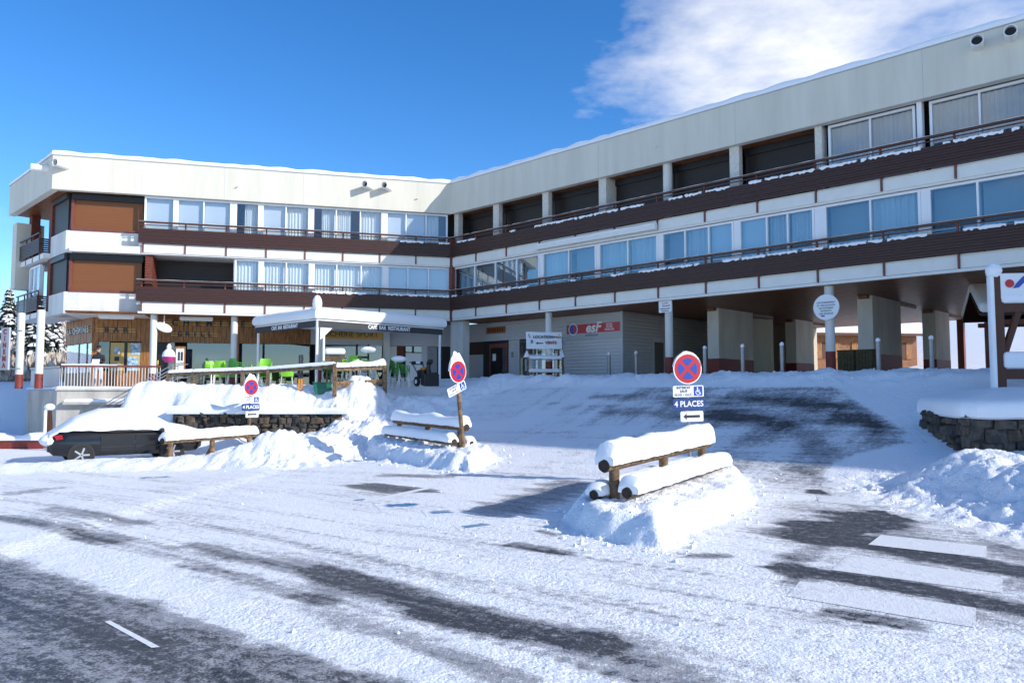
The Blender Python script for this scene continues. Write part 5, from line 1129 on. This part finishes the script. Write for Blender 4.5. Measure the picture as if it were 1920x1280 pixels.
for x in (.85, 3.45):
    for s_ in (-1, 1):
        wh = MB().tube((x, s_*.7, .3), (x, s_*.9, .3), .31, n=24).build('wheel', 'rubber', car, smooth=True); rim = MB().tube((x, s_*.9, .3), (x, s_*.906, .3), .2, n=20).build('rim', 'black', wh)
        MB().tube((x, s_*.68, .3), (x, s_*.893, .3), .37, n=24).build('wheel_arch', 'black', car)
        for k in range(5): MB().bx(x+.12*math.cos(k*1.2566), s_*.91, .3+.12*math.sin(k*1.2566), .2, .008, .05, ry=-k*1.2566).build('spoke', 'alloy', rim)
for s_ in (-1, 1):
    MB().prism([(.0, s_*.6, .72), (.0, s_*.62, .9), (.32, s_*.84, .93), (.36, s_*.85, .8)], (.0, s_*.02, 0)).build('tail_lamp', 'tail_red', car)
    for xa, xb in ((1.35, 2.3), (2.34, 3.15)):
        dr = MB().bx((xa+xb)/2, s_*.885, .62, xb-xa-.015, .01, .5).build('door', 'car_paint', car, bevel=.004); MB().bx(xb-.8, s_*.9, .78, .18, .02, .03).build('door_handle', 'black', dr); MB().bx((xa+xb)/2, s_*.893, .52, xb-xa-.02, .012, .03).build('trim_strip', 'black', dr)
    MB().prism([(1.3, s_*.85, .97), (3.1, s_*.84, .97), (2.7, s_*.7, 1.26), (1.3, s_*.7, 1.3)], (0, s_*.01, 0)).build('side_window', 'black', car); MB().bx(3.1, s_*.98, 1.0, .12, .2, .14).build('wing_mirror', 'black', car, bevel=.03)
MB().bx(.02, 0, .5, .12, 1.2, .2).build('bumper', 'car_paint', car, bevel=.04)
sn = [(-.08, .75, .05, .5), (.0, .85, .5, .68), (.25, 1.0, 1.05, .8), (.7, 1.02, 1.45, .86), (1.4, 1.04, 1.7, .88), (2.2, 1.03, 1.72, .88), (2.9, 1.0, 1.5, .86), (3.4, .96, 1.22, .85), (3.9, .9, 1.12, .8), (4.35, .78, .98, .66), (4.5, .6, .75, .4)]
rings = []
for k, (x, zl, zh, hw) in enumerate(sn):
    zh = max(zh, zl+.1); ring_ = []
    for a in np.linspace(0, 1, 13):
        an = math.pi*a; cxx = math.copysign(abs(math.cos(an))**.6, math.cos(an)); szz = abs(math.sin(an))**.75
        ring_.append((x, -(hw+.04)*cxx, zl+(zh-zl)*szz+(rng.uniform(-.05, .04) if a in (0, 1) else 0)))
    rings.append(ring_)
fine_r = []
for a, b in zip(rings, rings[1:]):
    for k in range(4): f_ = k/4; f2 = f_*f_*(3-2*f_)*.5+f_*.5; fine_r.append([tuple(np.array(p)*(1-f2)+np.array(q_)*f2+np.array([0, 0, rng.uniform(-.015, .015) if i_ in (0, 12) else 0])) for i_, (p, q_) in enumerate(zip(a, b))])
fine_r.append(rings[-1]); MB().loft(fine_r).build('snow_cover', 'snow_smooth', car, smooth=True)
MB().ball((.05, -.35, .75), .3, .4, .2, jit=.15).build('snow_clump', 'snow', car, smooth=True)

# small marker post behind the car and low wall at the left edge
P = at(93, 790, 29.5); e = empty('marker_post', (P[0], P[1], -.6), 0, 'short brown marker post with snow stuck on it behind the car', 'post'); MB().bx(0, 0, .75, .16, .16, 1.5, ry=R_(-4)).build('post', 'rail_brown', e); MB().bx(-.12, -.02, .85, .12, .2, 1.2).build('snow_plaster', 'snow', e, bevel=.04); MB().ball((-.02, 0, 1.55), .2, .17, .14).build('snow_cap', 'snow', e, smooth=True)
FQ = Frame(np.array([-22.8, 30.0, 0]), np.array([.97, .05, 0]), np.array([.05, -.97, 0]))
e = empty('low_wall', (-20.5, 30, -.9), 0, 'low red brown edging wall with snow at the left edge', 'wall'); MB().box(FQ, 0, 4.6, -.4, 0, -1.4, -.35).build('wall', 'red_base', e, loc='auto'); snow_strip(FQ, 0, 4.6, -.45, .08, -.35, .22, 'snow_cap', parent=e, ragged=.5)

# ------------------------------------------------------------------ person on the terrace
P = at(183, 726, 33.0); P = np.array([P[0], P[1], 1.66])
def skin_body(nodes, edges, name, mt, parent, sub=2):
    me_ = bpy.data.meshes.new(name); me_.from_pydata([n_[:3] for n_ in nodes], edges, []); o = bpy.data.objects.new(name, me_); COL.objects.link(o)
    md = o.modifiers.new('skin', 'SKIN'); md.use_smooth_shade = True
    for k, n_ in enumerate(nodes): me_.skin_vertices[0].data[k].radius = (n_[3], n_[4] if len(n_) > 4 else n_[3])
    me_.skin_vertices[0].data[0].use_root = True
    o.modifiers.new('sub', 'SUBSURF').levels = sub; o.modifiers['sub'].render_levels = sub
    dg = bpy.context.evaluated_depsgraph_get(); m2 = bpy.data.meshes.new_from_object(o.evaluated_get(dg)); bpy.data.objects.remove(o)
    m2.materials.clear(); m2.materials.append(MATS[mt]); o = bpy.data.objects.new(name, m2); COL.objects.link(o); o.parent = parent
    m2.polygons.foreach_set('use_smooth', [True]*len(m2.polygons)); return o
e = empty('person', tuple(P), R_(12), 'person in dark jacket and pale trousers reading a white sheet on the terrace', 'person')
bn = [(0, 0, .95, .15, .11), (0, 0, 1.15, .15, .11), (0, -.01, 1.35, .18, .11), (0, 0, 1.47, .09, .07), (0, -.02, 1.55, .055, .055), (0, -.04, 1.66, .085, .1), (0, -.035, 1.76, .075, .09),
      (.19, 0, 1.4, .07, .07), (.25, -.05, 1.16, .05, .05), (.13, -.27, 1.12, .036, .036), (.07, -.33, 1.13, .03, .03), (-.19, 0, 1.4, .07, .07), (-.25, -.05, 1.16, .05, .05), (-.13, -.27, 1.12, .036, .036), (-.07, -.33, 1.13, .03, .03),
      (.1, 0, .86, .09, .09), (.11, -.02, .48, .065, .065), (.11, .01, .1, .045, .045), (.12, -.14, .04, .04, .03), (-.1, 0, .86, .09, .09), (-.11, 0, .48, .065, .065), (-.11, .03, .1, .045, .045), (-.12, -.12, .04, .04, .03)]
be = [(0, 1), (1, 2), (2, 3), (3, 4), (4, 5), (5, 6), (2, 7), (7, 8), (8, 9), (9, 10), (2, 11), (11, 12), (12, 13), (13, 14), (0, 15), (15, 16), (16, 17), (17, 18), (0, 19), (19, 20), (20, 21), (21, 22)]
body = skin_body(bn, be, 'body', 'jacket', e)
for nm in ('trouser', 'skin', 'black'): body.data.materials.append(MATS[nm])
for p in body.data.polygons:
    c = p.center
    if c.z > 1.56: p.material_index = 2
    elif abs(c.x) < .11 and c.y < -.29 and c.z > 1: p.material_index = 2
    elif c.z < .09: p.material_index = 3
    elif c.z < .96: p.material_index = 1
MB().ball((0, -.025, 1.78), .1, .115, .085, zmin=-.2).build('cap', 'black', e, smooth=True); MB().bx(0, -.13, 1.71, .15, .03, .045).build('sunglasses', 'black', e, bevel=.01); MB().bx(0, -.145, 1.665, .025, .03, .04).build('nose', 'skin', e)
for sx in (-1, 1):
    MB().ball((sx*.085, -.03, 1.67), .012, .025, .035, 6, 4).build('ear', 'skin', e)
    for k in range(5): MB().tube((sx*(.1-.0*k), -.335, 1.16-.018*k), (sx*(.05+.008*(k % 2)), -.375 if k else -.35, 1.165-.02*k), .009, .007, n=6).build('finger', 'skin', e)
sh = MB().bx(0, -.37, 1.14, .3, .008, .24, rx=R_(-25)).build('paper_sheet', 'paper', None, loc=None); sh.location = P; sh.rotation_euler = (0, 0, R_(12)); tagit(sh, 'white paper sheet held by the person on the terrace', 'paper')

# ------------------------------------------------------------------ spruce and frosted scrub at the left
def spruce(loc, H, label, seed):
    rg = random.Random(seed); e = empty('spruce_tree', loc, 0, label, 'tree', 'spruce trees'); MB().tube((0, 0, -.5), (0, 0, H), .2, .02, n=8).build('trunk', 'bark', e)
    g, s_ = MB(), MB()
    for k in range(420):
        f_ = rg.random()**.8; z = H*(.08+.9*f_); L = (1-f_)*H*.27+.25; a = rg.uniform(0, 2*math.pi); L *= rg.uniform(.6, 1.1)
        for j in range(5):
            d0, d1 = L*j/5, L*(j+1.4)/5; dz0, dz1 = -.35*d0-.05*d0*d0, -.35*d1-.05*d1*d1; wd = .2*(1-.5*j/5)+.06; ca, sa = math.cos(a), math.sin(a); j1 = rg.uniform(-.1, .1)
            q_ = [(ca*d0-sa*wd*.6, sa*d0+ca*wd*.6, z+dz0+j1), (ca*d0+sa*wd*.6, sa*d0-ca*wd*.6, z+dz0-.05), (ca*d1+sa*wd, sa*d1-ca*wd, z+dz1-.12), (ca*d1-sa*wd, sa*d1+ca*wd, z+dz1-.1+j1)]
            g.add(q_, [(0, 1, 2, 3)])
            if rg.random() < .5: s_.add([(x, y, zz_+.05) for x, y, zz_ in q_], [(0, 1, 2, 3)])
    g.build('crown', 'spruce', e); s_.build('branch_snow', 'snow', e)
P = at(62, 700, 58); spruce((P[0], P[1], hz(P[0], P[1])), 6.2, 'dark spruce laden with snow between the end columns', 3)
P = at(93, 700, 60); spruce((P[0], P[1], hz(P[0], P[1])), 5.6, 'second snowy spruce just right of the darker one', 5)
P = at(12, 690, 75); spruce((P[0], P[1], hz(P[0], P[1])), 6.5, 'pale snowy spruce behind the cinema sign', 8)
m = MB(); rg = random.Random(4)
for k in range(9000):
    y = rg.uniform(52, 150); x = gx(rg.uniform(-120, 250), y); z = float(0)
    m.v.append((x, y, 0)); m.f.append(None)
XY = np.array([(v[0], v[1]) for v in m.v]); ZZ = height(XY[:, 0], XY[:, 1]); m = MB()
for (x, y), z in zip(XY, ZZ):
    for j in range(4):
        h = rg.uniform(.5, 1.7); a = rg.uniform(0, 6.28); s_ = rg.uniform(.1, .3); dx, dy = rg.uniform(-.5, .5), rg.uniform(-.5, .5)
        m.add([(x+dx*.3, y+dy*.3, z), (x+dx+s_*math.cos(a), y+dy+s_*math.sin(a), z+h*.6), (x+dx*1.3, y+dy*1.3, z+h), (x+dx-s_*math.cos(a), y+dy-s_*math.sin(a), z+h*.55)], [(0, 1, 2, 3)])
o = m.build('frosted_scrub', 'frost', None); tagit(o, 'frosted pale scrub covering the hillside at left', 'scrub', kind='stuff')

# ------------------------------------------------------------------ loose snow crumbs
m = MB(); rg = random.Random(21); cand = []
for k in range(42000):
    y = 2.6+27*rg.random()**1.6; x = rg.uniform(-.75, .75)*y; cand.append((x, y))
cand = np.array(cand); ra = rough_amount(cand[:, 0], cand[:, 1]); cvv = cover(cand[:, 0], cand[:, 1]); zz_ = height(cand[:, 0], cand[:, 1])
cl_ = fbm(cand[:, 0]*.8, cand[:, 1]*.8, 3)
e1 = np.exp(-((poly_in(cand[:, 0], cand[:, 1], MOUND1, 0)+.25)/.35)**2)+np.exp(-((poly_in(cand[:, 0], cand[:, 1], MOUND2, 0)+.25)/.4)**2)
n_ = 0
for (x, y), a, c, z, cn, ee in zip(cand, ra, cvv, zz_, cl_, e1):
    pr = .25*max(0, cn)+.5*min(1, a)+.25*ee
    if c < .4: pr = 0
    if ee < .1 and a < .1: pr *= .35
    if rg.random() > pr: continue
    s_ = rg.choice((.004, .005, .006, .008, .011, .016, .028))*(1+.7*ee+.7*a)*(.8 if y < 6 else 1); n_ += 1
    V = [(x+s_*rg.uniform(.7, 1.2)*dx, y+s_*rg.uniform(.7, 1.2)*dy, z+s_*.3+s_*rg.uniform(.6, 1.)*dz) for dx, dy, dz in ((1, 0, 0), (0, 1, 0), (-1, 0, 0), (0, -1, 0), (0, 0, 1), (0, 0, -1))]
    m.add(V, [(0, 1, 4), (1, 2, 4), (2, 3, 4), (3, 0, 4), (1, 0, 5), (2, 1, 5), (3, 2, 5), (0, 3, 5)])
o = m.build('snow_crumbs', 'snow', None, smooth=False); tagit(o, 'loose crumbs of snow scattered over the car park', 'snow', kind='stuff')
